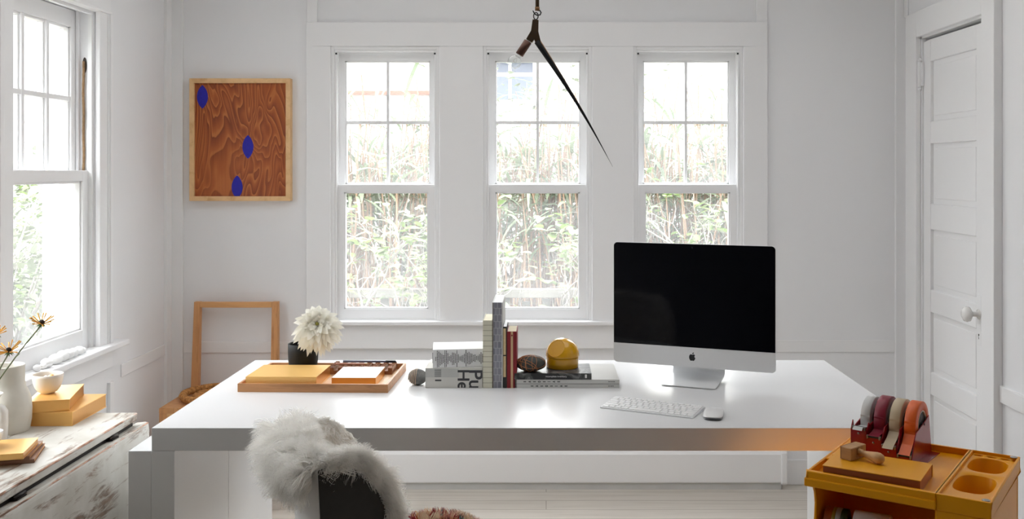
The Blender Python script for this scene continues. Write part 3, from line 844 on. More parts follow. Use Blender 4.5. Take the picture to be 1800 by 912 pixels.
# ---- stones
def stone_mat(name, a, b, sc=40):
    m = Mat(name, a, 0.7); f = m.noise(m.coords(), sc, 5, 0.65)
    m.base(m.ramp(f, [(0.35, a), (0.65, b)])); m.bump(f, 0.15, 0.001); return m.m
STONE = stone_mat('grey stone', sr(96, 98, 98), sr(132, 133, 132))
STONED = stone_mat('dark stone', sr(46, 48, 46), sr(74, 76, 72))
CORDM = plain('orange brown cord', sr(190, 128, 84), 0.8, var=0.15, scale=150)
CORDL = plain('pale tan cord', sr(206, 176, 140), 0.8, var=0.15, scale=150)
s1 = thing('stone', 'grey pebble bound with tan cord stripes beside the left book stack', 'stone', (-0.4125, 3.098, DT+0.0255))
SR = (0.0305, 0.026, 0.0255)
MB().ball((0, 0, 0), SR, 32, 20, fn=lambda d: 1+0.03*d.x-0.02*d.z*d.x).build('pebble', STONE, s1)
for k in range(6):
    tx = -0.90+k*0.165
    rr = math.sqrt(max(0, 1-tx*tx))
    pts = [((tx+0.06*math.sin(a))*SR[0]*1.0, rr*math.cos(a)*SR[1]*1.03, rr*math.sin(a)*SR[2]*1.03) for a in [2*math.pi*j/36 for j in range(37)]]
    MB().tube(pts, 0.0008, 6).build('cord', CORDL, s1)
s2 = thing('stone', 'dark oval pebble criss-crossed with orange cord on the marbled paperback', 'stone', (-0.049, 3.085, DT+0.0466+0.0250))
S2 = (0.0485, 0.036, 0.0250)
MB().ball((0, 0, 0), S2, 36, 22).build('pebble', STONED, s2)
g = random.Random(5)
m = MB()
for k in range(13):
    ax = Vector((g.uniform(-0.9, 0.9) + (0.6 if k % 2 else -0.6), g.uniform(-0.5, 0.5), g.uniform(-0.25, 0.25))).normalized()
    u = ax.orthogonal().normalized(); w_ = ax.cross(u); off = g.uniform(-0.55, 0.55)
    rr = math.sqrt(1-off*off)
    pts = []
    for j in range(49):
        a = 2*math.pi*j/48; p = ax*off+(u*math.cos(a)+w_*math.sin(a))*rr
        pts.append((p.x*S2[0]*1.015, p.y*S2[1]*1.015, p.z*S2[2]*1.015))
    m.tube(pts, 0.0007, 5)
m.build('cord', CORDM, s2)

# ---- yellow dome object
YEL = plain('glossy mustard enamel', sr(222, 164, 8), 0.22, coat=0.5, var=0.02)
yd = thing('dome_ornament', 'glossy mustard dome with a slanted disc face on the marbled paperback', 'dome', (0.053, 3.150, DT+0.0466))
MB().lathe([(0.0505, 0), (0.0520, 0.002), (0.0526, 0.016), (0.0530, 0.030), (0.0530, 0.036)], 64).build('base', YEL, yd)
prof = [(0.0525, 0.0355), (0.0545, 0.0365), (0.0547, 0.039)]
prof += [(0.0547*math.cos(t), 0.039+0.0555*math.sin(t)) for t in [R(a) for a in range(4, 89, 2)]]+[(0.0005, 0.0945)]
m = MB().lathe(prof, 144)
cn = Vector((-0.44, -0.70, 0.58)).normalized(); cc = Vector((0, 0, 0.039)); cut = 0.0462
vs = []
for p in m.v:
    p = Vector(p); h_ = (p-cc).dot(cn)
    if h_ > cut: p = p-cn*(h_-cut)*0.97
    vs.append(tuple(p))
m.v = vs
dome = m.build('dome', YEL, yd)
e = dome.modifiers.new('split', 'EDGE_SPLIT'); e.split_angle = R(12)
# rim of the slanted disc
u = cn.orthogonal().normalized(); w_ = cn.cross(u); rr = math.sqrt(0.0551**2-cut**2)
MB().tube([cc+cn*(cut+0.0002)+(u*math.cos(a)+w_*math.sin(a))*rr*0.98 for a in [2*math.pi*k/48 for k in range(49)]], 0.0009, 6).build('disc_rim', YEL, yd)

# ---- oak tray and what lies on it
tr = thing('tray', 'shallow oak tray with a rim at the left of the desk', 'tray', (-0.7180, 3.155, DT), R(-1.5))
TW, TD, THt = 0.468, 0.330, 0.026
MB().box(-TW/2+0.008, TW/2-0.008, -TD/2+0.008, TD/2-0.008, 0.0, 0.007).build('tray_base', wood('oak tray floor', sr(205, 168, 130), sr(226, 196, 160), (4, 40, 40)), tr)
for nm, a in (('x', (-TW/2, TW/2, -TD/2, -TD/2+0.008)), ('x', (-TW/2, TW/2, TD/2-0.008, TD/2)), ('y', (-TW/2, -TW/2+0.008, -TD/2+0.008, TD/2-0.008)), ('y', (TW/2-0.008, TW/2, -TD/2+0.008, TD/2-0.008))):
    MB().box(*a, 0.0, THt).build('rim', OAK, tr, bevel=0.0006)
TZ = DT+0.0072
gbk = book('book', 'large pale gold book filling the left half of the oak tray', (-0.8250, 3.108, TZ), 0.222, 0.186, 0.036, GOLD2, R(-1.0), GOLD, ct=0.002)
nb = book('notepad', 'white topped notepad with gilt edges in the oak tray', (-0.6050, 3.128, TZ), 0.139, 0.170, 0.0265, GOLD, R(-0.5), GOLD, ct=0.0016, cat='notepad')
MB().box(-0.0690, 0.0690, -0.0845, 0.0845, 0.0265, 0.0270).build('top_sheet', PAPER, nb)
DARKWOOD = wood('brown perforated wood', sr(112, 72, 46), sr(150, 100, 68), (30, 30, 30), 0.55, 0.25)
pr = thing('pen_rack', 'ribbed brown wooden pen rest at the back of the oak tray', 'pen rest', (-0.6160, 3.264, TZ), R(-1.5))
MB().box(-0.104, 0.104, -0.045, 0.045, 0, 0.012).build('base', DARKWOOD, pr)
tooth = [(-0.045, 0.010), (-0.045, 0.0215), (-0.036, 0.0245)]
for k in range(4):
    yv = -0.030+k*0.020
    tooth += [(yv, 0.0260), (yv+0.004, 0.0170), (yv+0.010, 0.0170), (yv+0.014, 0.0265)]
tooth += [(0.045, 0.0245), (0.045, 0.010)]
for k in range(8):
    xx = -0.098+k*0.028
    MB().prism(tooth[::-1], 'x', xx-(0.0068 if 0 < k < 7 else 0.007), xx+(0.0068 if 0 < k < 7 else 0.007)).build('rib', DARKWOOD, pr, bevel=0.0008)
    m = MB()
    for q in range(5): m.box(xx+0.0069, xx+0.0076, -0.040+q*0.014, -0.034+q*0.014, 0.012, 0.0235)
    m.build('glint', plain('pale slat edge', sr(226, 206, 184), 0.5), pr)  # pale chips paint the white highlights along the ribs
pc = thing('pencil', 'pale pink pencil resting across the ribs of the pen rest', 'pencil', (-0.655, 3.251, TZ+0.0291), R(-1.5))
MB().tube([(-0.052, 0, 0), (0.046, 0, 0)], 0.0036, 6, smooth=False).build('shaft', plain('pink lacquer', sr(214, 160, 138), 0.4), pc)
MB().tube([(0.046, 0, 0), (0.060, 0, 0)], [0.0036, 0.0006], 6).build('tip', PALEWOOD, pc)
pn = thing('pen', 'long dark blue pen lying along the back of the pen rest', 'pen', (-0.606, 3.291, TZ+0.0291), R(-1.5))
MB().tube([(-0.085, 0, 0), (0.075, 0, 0)], 0.0038, 10).build('barrel', plain('slate blue barrel', sr(112, 116, 138), 0.3), pn)
MB().tube([(0.060, 0, 0), (0.0605, 0, 0), (0.094, 0, 0), (0.096, 0, 0)], [0.0038, 0.0044, 0.0044, 0.002], 10).build('cap', plain('dark pen cap', sr(40, 40, 48), 0.3), pn)

# ---- black pot with a white dahlia
PX, PY = -0.8180, 3.2560
pot = thing('flower_pot', 'small matte black pot holding one white dahlia', 'pot', (PX, PY, TZ))
MB().lathe([(0.038, 0), (0.041, 0.002), (0.0455, 0.018), (0.0492, 0.045), (0.0500, 0.070), (0.0495, 0.097), (0.0480, 0.098), (0.0470, 0.094), (0.0472, 0.06), (0.040, 0.012), (0.001, 0.010)], 56).build('pot_body', BLACKMATTE, pot)
dh_ = thing('dahlia', 'large white shaggy dahlia bloom leaning from the black pot', 'flower', (PX, PY, TZ))
fc = Vector((-0.757-PX, 3.200-PY, 0.918-TZ))
axis = Vector((0.10, -0.86, 0.34)).normalized()
PET = Mat('white petal', (0.86, 0.84, 0.77, 1), 0.5, spec=0.2)
PET.p.inputs['Subsurface Weight'].default_value = 0.0
f = PET.noise(PET.coords(), 40); PET.base(PET.ramp(f, [(0.3, (0.86, 0.845, 0.76, 1)), (0.7, (0.90, 0.89, 0.85, 1))]))
_t = PET.n.new('ShaderNodeBsdfTranslucent'); _t.inputs['Color'].default_value = (0.95, 0.93, 0.85, 1)
_x = PET.n.new('ShaderNodeMixShader'); _x.inputs[0].default_value = 0.4
PET.l.new(PET.p.outputs[0], _x.inputs[1]); PET.l.new(_t.outputs[0], _x.inputs[2]); PET.l.new(_x.outputs[0], PET.n['Material Output'].inputs['Surface'])
uax = axis.orthogonal().normalized(); vax = axis.cross(uax)
g = random.Random(11)
def petal(m, phi, az, L, wd, curl, base_r=0.004, sag=0.0):
    rad = (uax*math.cos(az)+vax*math.sin(az))
    side = axis.cross(rad).normalized()
    p = fc+rad*base_r; ang = phi; nseg = 7
    vs = []; fs = []
    twist = g.uniform(-0.5, 0.5)
    for i in range(nseg+1):
        t = i/nseg
        wv_ = wd*(math.sin(math.pi*min(1, 0.16+0.84*t))**0.75)*(1 if t < 0.99 else 0.02)
        d_ = axis*math.cos(ang)+rad*math.sin(ang)
        nrm = side.cross(d_).normalized()
        sd_ = (side*math.cos(twist*t)+nrm*math.sin(twist*t))
        cup = 0.35*wv_*(1-t*0.6)
        vs += [p-sd_*wv_+nrm*cup*-1, p, p+sd_*wv_-nrm*cup]
        p = p+d_*(L/nseg)+Vector((0, 0, -1))*sag*L*t*0.3
        ang += curl/nseg
    for i in range(nseg):
        for k in range(2): fs.append((i*3+k, i*3+k+1, i*3+3+k+1, i*3+3+k))
    m.add(vs, fs, True)
rings = [(7, 8, 0.020, 0.0045, 0.3), (10, 20, 0.032, 0.007, 0.35), (14, 32, 0.044, 0.0095, 0.35), (17, 44, 0.055, 0.0115, 0.35), (20, 56, 0.064, 0.0125, 0.3), (22, 68, 0.071, 0.013, 0.35), (24, 80, 0.077, 0.013, 0.4), (25, 92, 0.081, 0.013, 0.45), (25, 104, 0.083, 0.0125, 0.45), (23, 117, 0.083, 0.012, 0.45), (20, 131, 0.080, 0.011, 0.45), (12, 146, 0.07, 0.010, 0.4)]
k0 = 0
for (cnt, ph, L, wd, curl) in rings:
    for k in range(cnt):
        m = MB()
        az = 2*math.pi*(k+0.5*(k0 % 2)+g.uniform(-0.25, 0.25))/cnt
        petal(m, R(ph+g.uniform(-7, 7)), az, L*g.uniform(0.86, 1.1), wd*g.uniform(0.85, 1.15), curl*g.uniform(0.5, 1.5), sag=0.28 if ph > 60 else 0.08)
        if k0 == 0 and k == 0: ALLP = MB()
        ALLP.add(m.v, m.f, True)
    k0 += 1
ALLP.build('petals', PET.m, dh_)
MB().ball(fc+axis*0.008, 0.006, 14, 10).build('flower_centre', plain('green yellow centre', sr(196, 190, 96), 0.7), dh_)
MB().tube([(0.012, 0.012, 0.012), (0.015, 0.005, 0.06), (0.022, -0.014, 0.105), fc-axis*0.01], 0.0035, 8).build('stem', plain('green stem', sr(92, 120, 60), 0.6), dh_)

# ------------------------------------------------------------------ framed wood panel on the back wall
ar = thing('framed_artwork', 'stained plywood panel with three blue leaf shapes in a pale wood frame', 'artwork', (-1.382, YB, 1.565))
AW, AH, AD, FW = 0.456, 0.553, 0.038, 0.021
m = MB(); vs = []
for y_ in (-AD, 0):
    for hw_, hh_ in ((AW/2, AH/2), (AW/2-FW, AH/2-FW)):
        vs += [(-hw_, y_, -hh_), (hw_, y_, -hh_), (hw_, y_, hh_), (-hw_, y_, hh_)]
fs = []
for k in range(4):
    k2 = (k+1) % 4
    fs += [(k, k2, 4+k2, 4+k), (8+k2, 8+k, 12+k, 12+k2), (k2, k, 8+k, 8+k2), (4+k, 4+k2, 12+k2, 12+k)]
m.add(vs, fs); m.build('frame', PALEWOOD, ar, bevel=0.001)
PLY = Mat('stained plywood', sr(150, 80, 40), 0.42, spec=0.4)
v = PLY.coords((5.6, 5.6, 1.9)); n1 = PLY.noise(v, 1.1, 2.4, 0.45, 0.7)
mm = PLY.n.new('ShaderNodeMath'); mm.operation = 'MULTIPLY'; mm.inputs[1].default_value = 21.0; PLY.l.new(n1, mm.inputs[0])
fr = PLY.n.new('ShaderNodeMath'); fr.operation = 'FRACT'; PLY.l.new(mm.outputs[0], fr.inputs[0])
n2 = PLY.noise(PLY.coords((1, 1, 1)), 2.6, 2); n3 = PLY.noise(PLY.coords((160, 160, 6)), 1.0, 3)
ringc = PLY.ramp(fr.outputs[0], [(0.0, sr(118, 52, 24)), (0.40, sr(150, 74, 34)), (0.72, sr(174, 94, 44)), (0.86, sr(192, 114, 58)), (0.95, sr(192, 114, 58)), (1.0, sr(118, 52, 24))])
flat = PLY.ramp(n3, [(0.35, sr(158, 80, 36)), (0.7, sr(182, 102, 48))])
fade = PLY.ramp(n2, [(0.36, (1, 1, 1, 1)), (0.66, (0.45, 0.45, 0.45, 1))])
PLY.base(PLY.mix(fade, flat, ringc))
MB().box(-AW/2+FW, AW/2-FW, -0.022, -0.004, -AH/2+FW, AH/2-FW).build('panel', PLY.m, ar)
BLUE = plain('ultramarine paint', sr(24, 18, 160), 0.55, var=0.15, scale=60)
def leaf_poly(cx_, cz_, hw_, hh_, zmin):
    pts = []
    for k in range(21):
        t = -1+2*k/20; pts.append((cx_+hw_*(1-t*t)**0.85, cz_+hh_*t))
    for k in range(1, 20):
        t = 1-2*k/20; pts.append((cx_-hw_*(1-t*t)**0.85, cz_+hh_*t))
    return [(x, max(z, zmin)) for x, z in pts]
# frame spans 333..510 x 138..353 in the photograph
for (u_, v_) in ((354, 170), (434, 258), (415, 329)):
    MB().prism(leaf_poly((u_-421.5)/177*AW, (245.5-v_)/215*AH, 0.0250, 0.0535, -AH/2+FW+0.0005), 'y', -0.0226, -0.0215).build('blue_shape', BLUE, ar)

# ------------------------------------------------------------------ hanging lamp
BRONZE = Mat('dark bronze', sr(74, 58, 42), 0.45, 0.6).m
BRONZE2 = Mat('brown bronze', sr(88, 62, 52), 0.4, 0.6).m
LY = 3.0
def at(px, py, Y): return Vector(((px-960)*Y/1700, Y, EYE+(298-py)*Y/1700))
lp0 = at(943, 60, LY)
pl = thing('pendant_lamp', 'dark bronze forked hanging lamp with one clear bulb and a long tapering horn', 'lamp', lp0)
L = lambda px, py, dy=0.0: at(px, py, LY)+Vector((0, dy, 0))-lp0
m = MB().tube([L(944.5, 13), Vector((L(944.5, 13).x, 0, ZC-0.02-lp0.z))], 0.0060, 14)
m.build('rod', BRONZE, pl)
MB().tube([L(944.5, 18.5), L(944.5, 12.5)], 0.0075, 14).build('collar', plain('brown cord wrap', sr(120, 84, 48), 0.7), pl)
MB().lathe([(0.055, 0), (0.055, 0.018), (0.050, 0.0205)], 32, (L(944.5, 13).x, 0, ZC-0.0205-lp0.z)).build('canopy', BRONZE, pl)
hk = [L(944.5, 18), L(949, 18.5), L(951, 22), L(949.5, 26), L(944.5, 27), L(940, 24.5), L(938, 21), L(936.5, 18.5)]
MB().tube(hk, [0.0022]*6+[0.002, 0.0014], 8).build('hook', INK, pl)
lk = [L(942+4*math.cos(a), 28+6.2*math.sin(a), 0.004*math.sin(a*0.5)) for a in [2*math.pi*k/20 for k in range(21)]]
MB().tube(lk, 0.0018, 8).build('link', INK, pl)
# forked body
prof = lambda pts, r, n=4: MB().tube(pts, r, n, smooth=False)
m = MB()
def bar(p0, p1, w0, w1, d0, d1):
    dirn = (p1-p0).normalized(); sx = dirn.cross(Vector((0, 1, 0))).normalized(); sy = Vector((0, 1, 0))
    vs = [p+sx*a*w_/2+sy*b_*d_/2 for p, w_, d_ in ((p0, w0, d0), (p1, w1, d1)) for a, b_ in ((-1, -1), (1, -1), (1, 1), (-1, 1))]
    m.add(vs, [(3, 2, 1, 0), (4, 5, 6, 7), (0, 1, 5, 4), (1, 2, 6, 5), (2, 3, 7, 6), (3, 0, 4, 7)])
k_ = LY/1700
bar(L(941.5, 35), L(939.5, 60), 10.5*k_, 13.5*k_, 0.017, 0.020)
bar(L(939.5, 57), L(930, 72), 13*k_, 12*k_, 0.020, 0.018)
bar(L(940.5, 57), L(946.5, 76), 12*k_, 9.5*k_, 0.020, 0.017)
m.build('fork', BRONZE, pl, bevel=0.0012)
for p in ((933, 58), (941, 58.5), (936, 69)):
    MB().ball(L(*p)-Vector((0, 0.0105, 0)), 0.0016, 8, 6).build('rivet', INK, pl)
MB().tube([L(938.5, 66), L(933, 74)], 0.005, 12).build('socket_neck', plain('brass', sr(150, 136, 96), 0.4, 0.5), pl)
MB().tube([L(928.5, 72.5), L(928.2, 73), L(913, 96), L(912.7, 96.5)], [0.0100, 0.0128, 0.0128, 0.011], 24).build('socket', BRONZE2, pl)
bc = L(906, 106.5); bd_ = (L(906, 106.5)-L(913, 96)).normalized()
Mq = Matrix.Translation(L(912.2, 97)) @ bd_.to_track_quat('Z', 'Y').to_matrix().to_4x4()
bprof = [(0.0085, 0.0), (0.0095, 0.006)]+[(0.0215*math.cos(t), 0.025+0.0215*math.sin(t)) for t in [R(a) for a in range(-60, 90, 10)]]+[(0.0002, 0.0465)]
MB().lathe(bprof, 36, M=Mq, cap=False).build('bulb', BULB_GLASS, pl)
fil = [Mq @ Vector((0.005*math.cos(a*3), 0.005*math.sin(a*3), 0.010+0.016*abs(math.sin(a*1.5)))) for a in [k*0.13 for k in range(30)]]
MB().tube(fil, 0.0004, 5).build('filament', plain('filament wire', sr(150, 130, 110), 0.4), pl)
h0, h1 = L(944.5, 73), L(1077, 293)
hp = []; hr = []
for k in range(25):
    t = k/24; p = h0.lerp(h1, t)+Vector((0.012*math.sin(math.pi*t), -0.02*math.sin(math.pi*t), -0.009*math.sin(math.pi*t)))
    hp.append(p); hr.append(0.0092*(1-t)**1.25+0.0009*(1-t)+0.0003)
MB().tube(hp, hr, 16).build('horn', Mat('black horn', (0.006, 0.006, 0.007, 1), 0.5, spec=0.25).m, pl)
ed = [p+Vector((hr[i]*0.80, -hr[i]*0.6, hr[i]*0.35)) for i, p in enumerate(hp[:14])]
MB().tube(ed, [(0.0011+0.0005*(k % 2))*(1-k/20) for k in range(14)], 6).build('horn_edge', plain('pale horn edge', sr(176, 140, 104), 0.6, var=0.2), pl)

# ------------------------------------------------------------------ wooden chair in the far left corner
wc = thing('wooden_chair', 'pale wooden chair with an open square back standing in the far left corner', 'chair', (-1.395, 4.165, 0))
SZ = 0.45; hwc = 0.195; yf, yb = -0.195, 0.195
MB().box(-hwc, hwc, yf, yb, SZ-0.022, SZ).build('seat', FIR, wc, bevel=0.002)
m = MB(); m.box(-hwc+0.03, hwc-0.03, yf+0.006, yf+0.026, SZ-0.075, SZ-0.022)
m.build('apron', wood('pale fir', sr(206, 160, 108), sr(226, 186, 134), (40, 40, 3)), wc, bevel=0.001)
MB().box(-hwc+0.006, -hwc+0.024, yf+0.03, yb-0.03, SZ-0.075, SZ-0.022).build('apron', FIR, wc)
MB().box(hwc-0.024, hwc-0.006, yf+0.03, yb-0.03, SZ-0.075, SZ-0.022).build('apron', FIR, wc)
MB().box(-hwc+0.03, hwc-0.03, yb-0.026, yb-0.006, SZ-0.075, SZ-0.022).build('apron', FIR, wc)
for sx in (-1, 1):
    x = sx*(hwc-0.0155)
    MB().box(x-0.015, x+0.015, yf+0.001, yf+0.031, 0, SZ-0.022).build('leg', FIR, wc, bevel=0.0015)
    MB().box(x-0.015, x+0.015, yb-0.031, yb-0.001, 0, SZ-0.022).build('leg', FIR, wc, bevel=0.0015)
    # back post leaning slightly, tapering upward
    xb, xt = sx*(hwc-0.017), sx*(hwc-0.020)
    m = MB()
    vs = []
    for z, y, w_, x_ in ((SZ, yb-0.034, 0.034, xb), (0.835, yb-0.012, 0.027, xt)):
        vs += [(x_-w_/2, y, z), (x_+w_/2, y, z), (x_+w_/2, y+0.030, z), (x_-w_/2, y+0.030, z)]
    m.add(vs, [(3, 2, 1, 0), (4, 5, 6, 7), (0, 1, 5, 4), (1, 2, 6, 5), (2, 3, 7, 6), (3, 0, 4, 7)])
    m.build('back_post', FIR, wc, bevel=0.0015)
m = MB(); n = 12; vs = []
for i in range(n+1):
    t = -1+2*i/n; x = t*(hwc-0.034); y = yb-0.013-0.012*(1-t*t)*0.4
    vs += [(x, y, 0.810), (x, y+0.026, 0.810), (x, y+0.026, 0.834), (x, y, 0.834)]
fs = [(3, 2, 1, 0), tuple(n*4+k for k in range(4))]
for i in range(n):
    for k in range(4): fs.append((i*4+k, i*4+(k+1) % 4, i*4+4+(k+1) % 4, i*4+4+k))
m.add([(p[0], p[1], p[2]) for p in vs], fs)
m.build('top_rail', wood('fir rail', sr(188, 132, 82), sr(212, 160, 106), (3, 40, 40)), wc, bevel=0.0012)
# coiled mat on the seat
STRAW = Mat('braided straw', sr(190, 130, 62), 0.75)
v = STRAW.coords((60, 60, 60)); f = STRAW.noise(v, 1.2, 4); STRAW.base(STRAW.ramp(f, [(0.3, sr(140, 88, 36)), (0.7, sr(212, 152, 84))])); STRAW.bump(f, 0.4, 0.002)
cm = thing('seat_pad', 'round coiled straw mat lying on the wooden chair seat', 'mat', (-1.400, 4.150, SZ))
pts = []; rr = []
for k in range(620):
    a = k*2*math.pi/62; rad = 0.010+0.0155*a/(2*math.pi)*0.62
    if rad > 0.158: break
    pts.append((rad*math.cos(a), rad*math.sin(a), 0.0125+0.010*(rad/0.158)**2*0.6)); rr.append(0.0098+0.0018*math.sin(k*2.2))
MB().tube(pts, rr, 8).build('coil', STRAW.m, cm)
rim = []
for k in range(181):
    a = 2*math.pi*k/180; rim.append((0.150*math.cos(a), 0.150*math.sin(a), 0.020))
for ph in (0, 2.1, 4.2):
    q = [(p[0]*(1+0.05*math.cos(30*2*math.pi*k/180+ph)), p[1]*(1+0.05*math.cos(30*2*math.pi*k/180+ph)), p[2]+0.007*math.sin(30*2*math.pi*k/180+ph)) for k, p in enumerate(rim)]
    MB().tube(q, 0.009, 7).build('braid', STRAW.m, cm)

# ------------------------------------------------------------------ old drop-leaf table under the left window
DIST = Mat('worn white paint', sr(214, 210, 202), 0.6, spec=0.3)
v = DIST.coords((1, 1, 1)); va = DIST.coords((14, 2.2, 14))
big = DIST.noise(v, 3.2, 3); streak = DIST.noise(va, 2.4, 8, 0.7, 0.4); speck = DIST.noise(v, 28, 6, 0.7)
wood_c = DIST.ramp(speck, [(0.35, sr(96, 74, 58)), (0.6, sr(150, 120, 98))])
m1 = DIST.n.new('ShaderNodeMath'); m1.operation = 'MULTIPLY_ADD'; m1.inputs[1].default_value = 0.45; DIST.l.new(big, m1.inputs[0]); DIST.l.new(streak, m1.inputs[2])
paintc = DIST.ramp(DIST.noise(v, 9, 4), [(0.3, sr(200, 196, 186)), (0.7, sr(224, 222, 216))])
msk = DIST.ramp(m1.outputs[0], [(0.765, (0, 0, 0, 1)), (0.875, (0.85, 0.85, 0.85, 1))])
DIST.base(DIST.mix(msk, paintc, wood_c)); DIST.bump(streak, 0.3, 0.002)
WORN_EDGE = Mat('worn edge', sr(196, 160, 138), 0.7)
f = WORN_EDGE.noise(WORN_EDGE.coords((20, 6, 20)), 2, 5); WORN_EDGE.base(WORN_EDGE.ramp(f, [(0.42, sr(206, 200, 190)), (0.52, sr(196, 150, 124)), (0.62, sr(120, 88, 66))]))
IRON_AND_SHADE = Mat('dark rusty iron and gap shade', sr(40, 34, 30), 0.6, 0.5).m  # hinge iron, also the dark colour of the shade strip in the gap
TZt = 0.700
TX1 = -1.229; TXL = XL+0.03; TY0, TY1 = 1.55, 2.908
tb = thing('drop_leaf_table', 'old white paint-worn drop-leaf table under the left window', 'table', (-1.45, 2.23, 0))
lx = lambda x: x+1.45; ly = lambda y: y-2.23
MB().box(lx(TXL), lx(TX1), ly(TY0), ly(TY1), TZt-0.024, TZt).build('tabletop', DIST.m, tb, bevel=0.004)
MB().tube([(lx(TX1)-0.001, ly(TY0)+0.004, TZt-0.0026), (lx(TX1)-0.001, ly(TY1)-0.004, TZt-0.0026), (lx(TX1)-0.010, ly(TY1)-0.002, TZt-0.0026)], 0.0028, 6).build('worn_edge', WORN_EDGE.m, tb)
leafpoly = [(lx(TX1)-0.016, TZt-0.038), (lx(TX1)+0.004, TZt-0.036), (lx(TX1)+0.014, TZt-0.034), (lx(TX1)+0.0225, TZt-0.041), (lx(TX1)+0.024, TZt-0.052), (lx(TX1)+0.024, 0.20), (lx(TX1)+0.002, 0.20), (lx(TX1)+0.002, TZt-0.060), (lx(TX1)-0.016, TZt-0.060)]
MB().prism(leafpoly, 'y', ly(TY0), ly(TY1)+0.03).build('drop_leaf', DIST.m, tb, bevel=0.003)
MB().tube([(lx(TX1)+0.0195, ly(TY0), TZt-0.0385), (lx(TX1)+0.0195, ly(TY1)+0.028, TZt-0.0385)], 0.0022, 6).build('worn_edge', WORN_EDGE.m, tb)
MB().box(lx(TX1)-0.03, lx(TX1)-0.010, ly(TY0), ly(TY1)-0.01, TZt-0.040, TZt-0.024).build('gap_shade_strip', IRON_AND_SHADE, tb)  # dark strip stands in for the shade between top and leaf
for yy in (2.745, 2.255):
    m = MB()
    m.tube([(lx(TX1)+0.0005, ly(yy)-0.024, TZt-0.029), (lx(TX1)+0.0005, ly(yy)+0.024, TZt-0.029)], 0.0048, 10)
    m.box(lx(TX1)-0.012, lx(TX1)+0.008, ly(yy)-0.02, ly(yy)+0.02, TZt-0.0345, TZt-0.032)
    m.build('hinge', IRON_AND_SHADE, tb)
for x in (TXL+0.03, TX1-0.075):
    for yy in (TY0+0.05, TY1-0.095):
        MB().box(lx(x), lx(x+0.045), ly(yy), ly(yy+0.045), 0, TZt-0.024).build('leg', DIST.m, tb, bevel=0.003)
m = MB().box(lx(TXL+0.05), lx(TX1-0.06), ly(TY1-0.085), ly(TY1-0.065), TZt-0.13, TZt-0.024)
m.build('apron', DIST.m, tb)
m = MB().box(lx(TXL+0.05), lx(TX1-0.06), ly(TY0+0.065), ly(TY0+0.085), TZt-0.13, TZt-0.024); m.build('apron', DIST.m, tb)

# ---- things on the old table
TZt += 0.0003
GOLDC = Mat('gold satin cover', sr(240, 190, 112), 0.36, 0.45, 0.5).m
GOLDP = Mat('gilded page block', sr(214, 158, 88), 0.30, 0.7).m
COPPER = plain('pinkish brown cover', sr(150, 112, 90), 0.5)
book('book', 'wide gold book lying flat under a smaller gold book below the window sill', (-1.4100, 2.862, TZt), 0.120, 0.222, 0.0400, GOLDC, R(1), GOLDP)
book('book', 'smaller gold book turned askew, carrying the cream bowl', (-1.4440, 2.852, TZt+0.0402), 0.112, 0.208, 0.0325, GOLDC, R(15), GOLDP)
book('notebook', 'pinkish brown notebook at the bottom of the small pile near the table edge', (-1.368, 2.455, TZt), 0.150, 0.150, 0.0095, COPPER, R(18), GOLDP, ct=0.001, cat='notebook')
book('notebook', 'thin brown gilt notebook in the middle of the small pile near the table edge', (-1.374, 2.453, TZt+0.0097), 0.148, 0.142, 0.0085, COPPER, R(15), GOLDP, ct=0.001, cat='notebook')
book('notebook', 'gold notebook on top of the small pile near the table edge', (-1.372, 2.426, TZt+0.0184), 0.146, 0.142, 0.0155, GOLDC, R(14), GOLDP, ct=0.0012, cat='notebook')
def bowl(name, label, loc, r, h_, mat):
    b = thing(name, label, 'bowl', loc)
    o_ = [(r*0.44, 0), (r*0.46, 0.003), (r*0.60, h_*0.10), (r*0.80, h_*0.30), (r*0.93, h_*0.58), (r*0.985, h_*0.85), (r, h_)]
    i_ = [(p[0]-0.0032, max(p[1], 0.006)) for p in o_[::-1]]
    MB().lathe(o_+[(r-0.0015, h_+0.0008)]+i_[:-1]+[(0.001, 0.006)], 56).build('bowl_body', mat, b)
    return b
CREAMG = plain('cream ceramic', sr(226, 216, 204), 0.5, var=0.02)
bowl('bowl', 'small cream bowl with gold beads standing on two gold books', (-1.466, 2.845, TZt+0.0729), 0.0425, 0.056, CREAMG)
for k, (x, y, z, r, mt) in enumerate(((-1.456, 2.849, 0.0475, 0.0065, GOLDP), (-1.462, 2.857, 0.046, 0.005, GOLDP), (-1.476, 2.853, 0.044, 0.006, PAPER), (-1.470, 2.865, 0.043, 0.006, PAPER))):
    o_ = MB().ball((0, 0, 0), r, 14, 10).build('bead', mt, None, loc=(x, y, TZt+0.0729+z))
    tag(o_, 'tiny round bead among the others in the cream bowl', 'bead', 'beads in the cream bowl')
o_ = MB().ball((0, 0, 0), (0.034, 0.034, 0.008), 20, 10, fn=lambda d: 1+0.1*math.sin(9*d.x)*math.cos(8*d.y)).build('bead_heap', plain('bead heap', sr(190, 168, 140), 0.5, var=0.2, scale=200), None, loc=(-1.466, 2.845, TZt+0.0729+0.033))
tag(o_, 'heap of tiny pale beads filling the cream bowl', 'beads', kind='stuff')
bowl('bowl', 'small white bowl at the edge of the gold notebook pile', (-1.405, 2.432, TZt+0.0341), 0.035, 0.036, PAPER)
o_ = MB().ball((0, 0, 0), (0.025, 0.025, 0.006), 20, 10).build('bowl_filling', plain('orange brown filling', sr(176, 112, 60), 0.6, var=0.2), None, loc=(-1.405, 2.432, TZt+0.0341+0.022))
tag(o_, 'orange brown filling inside the small white bowl', 'filling', kind='stuff')
STONEW = plain('chalky stoneware', sr(214, 210, 200), 0.65, var=0.04, scale=30)
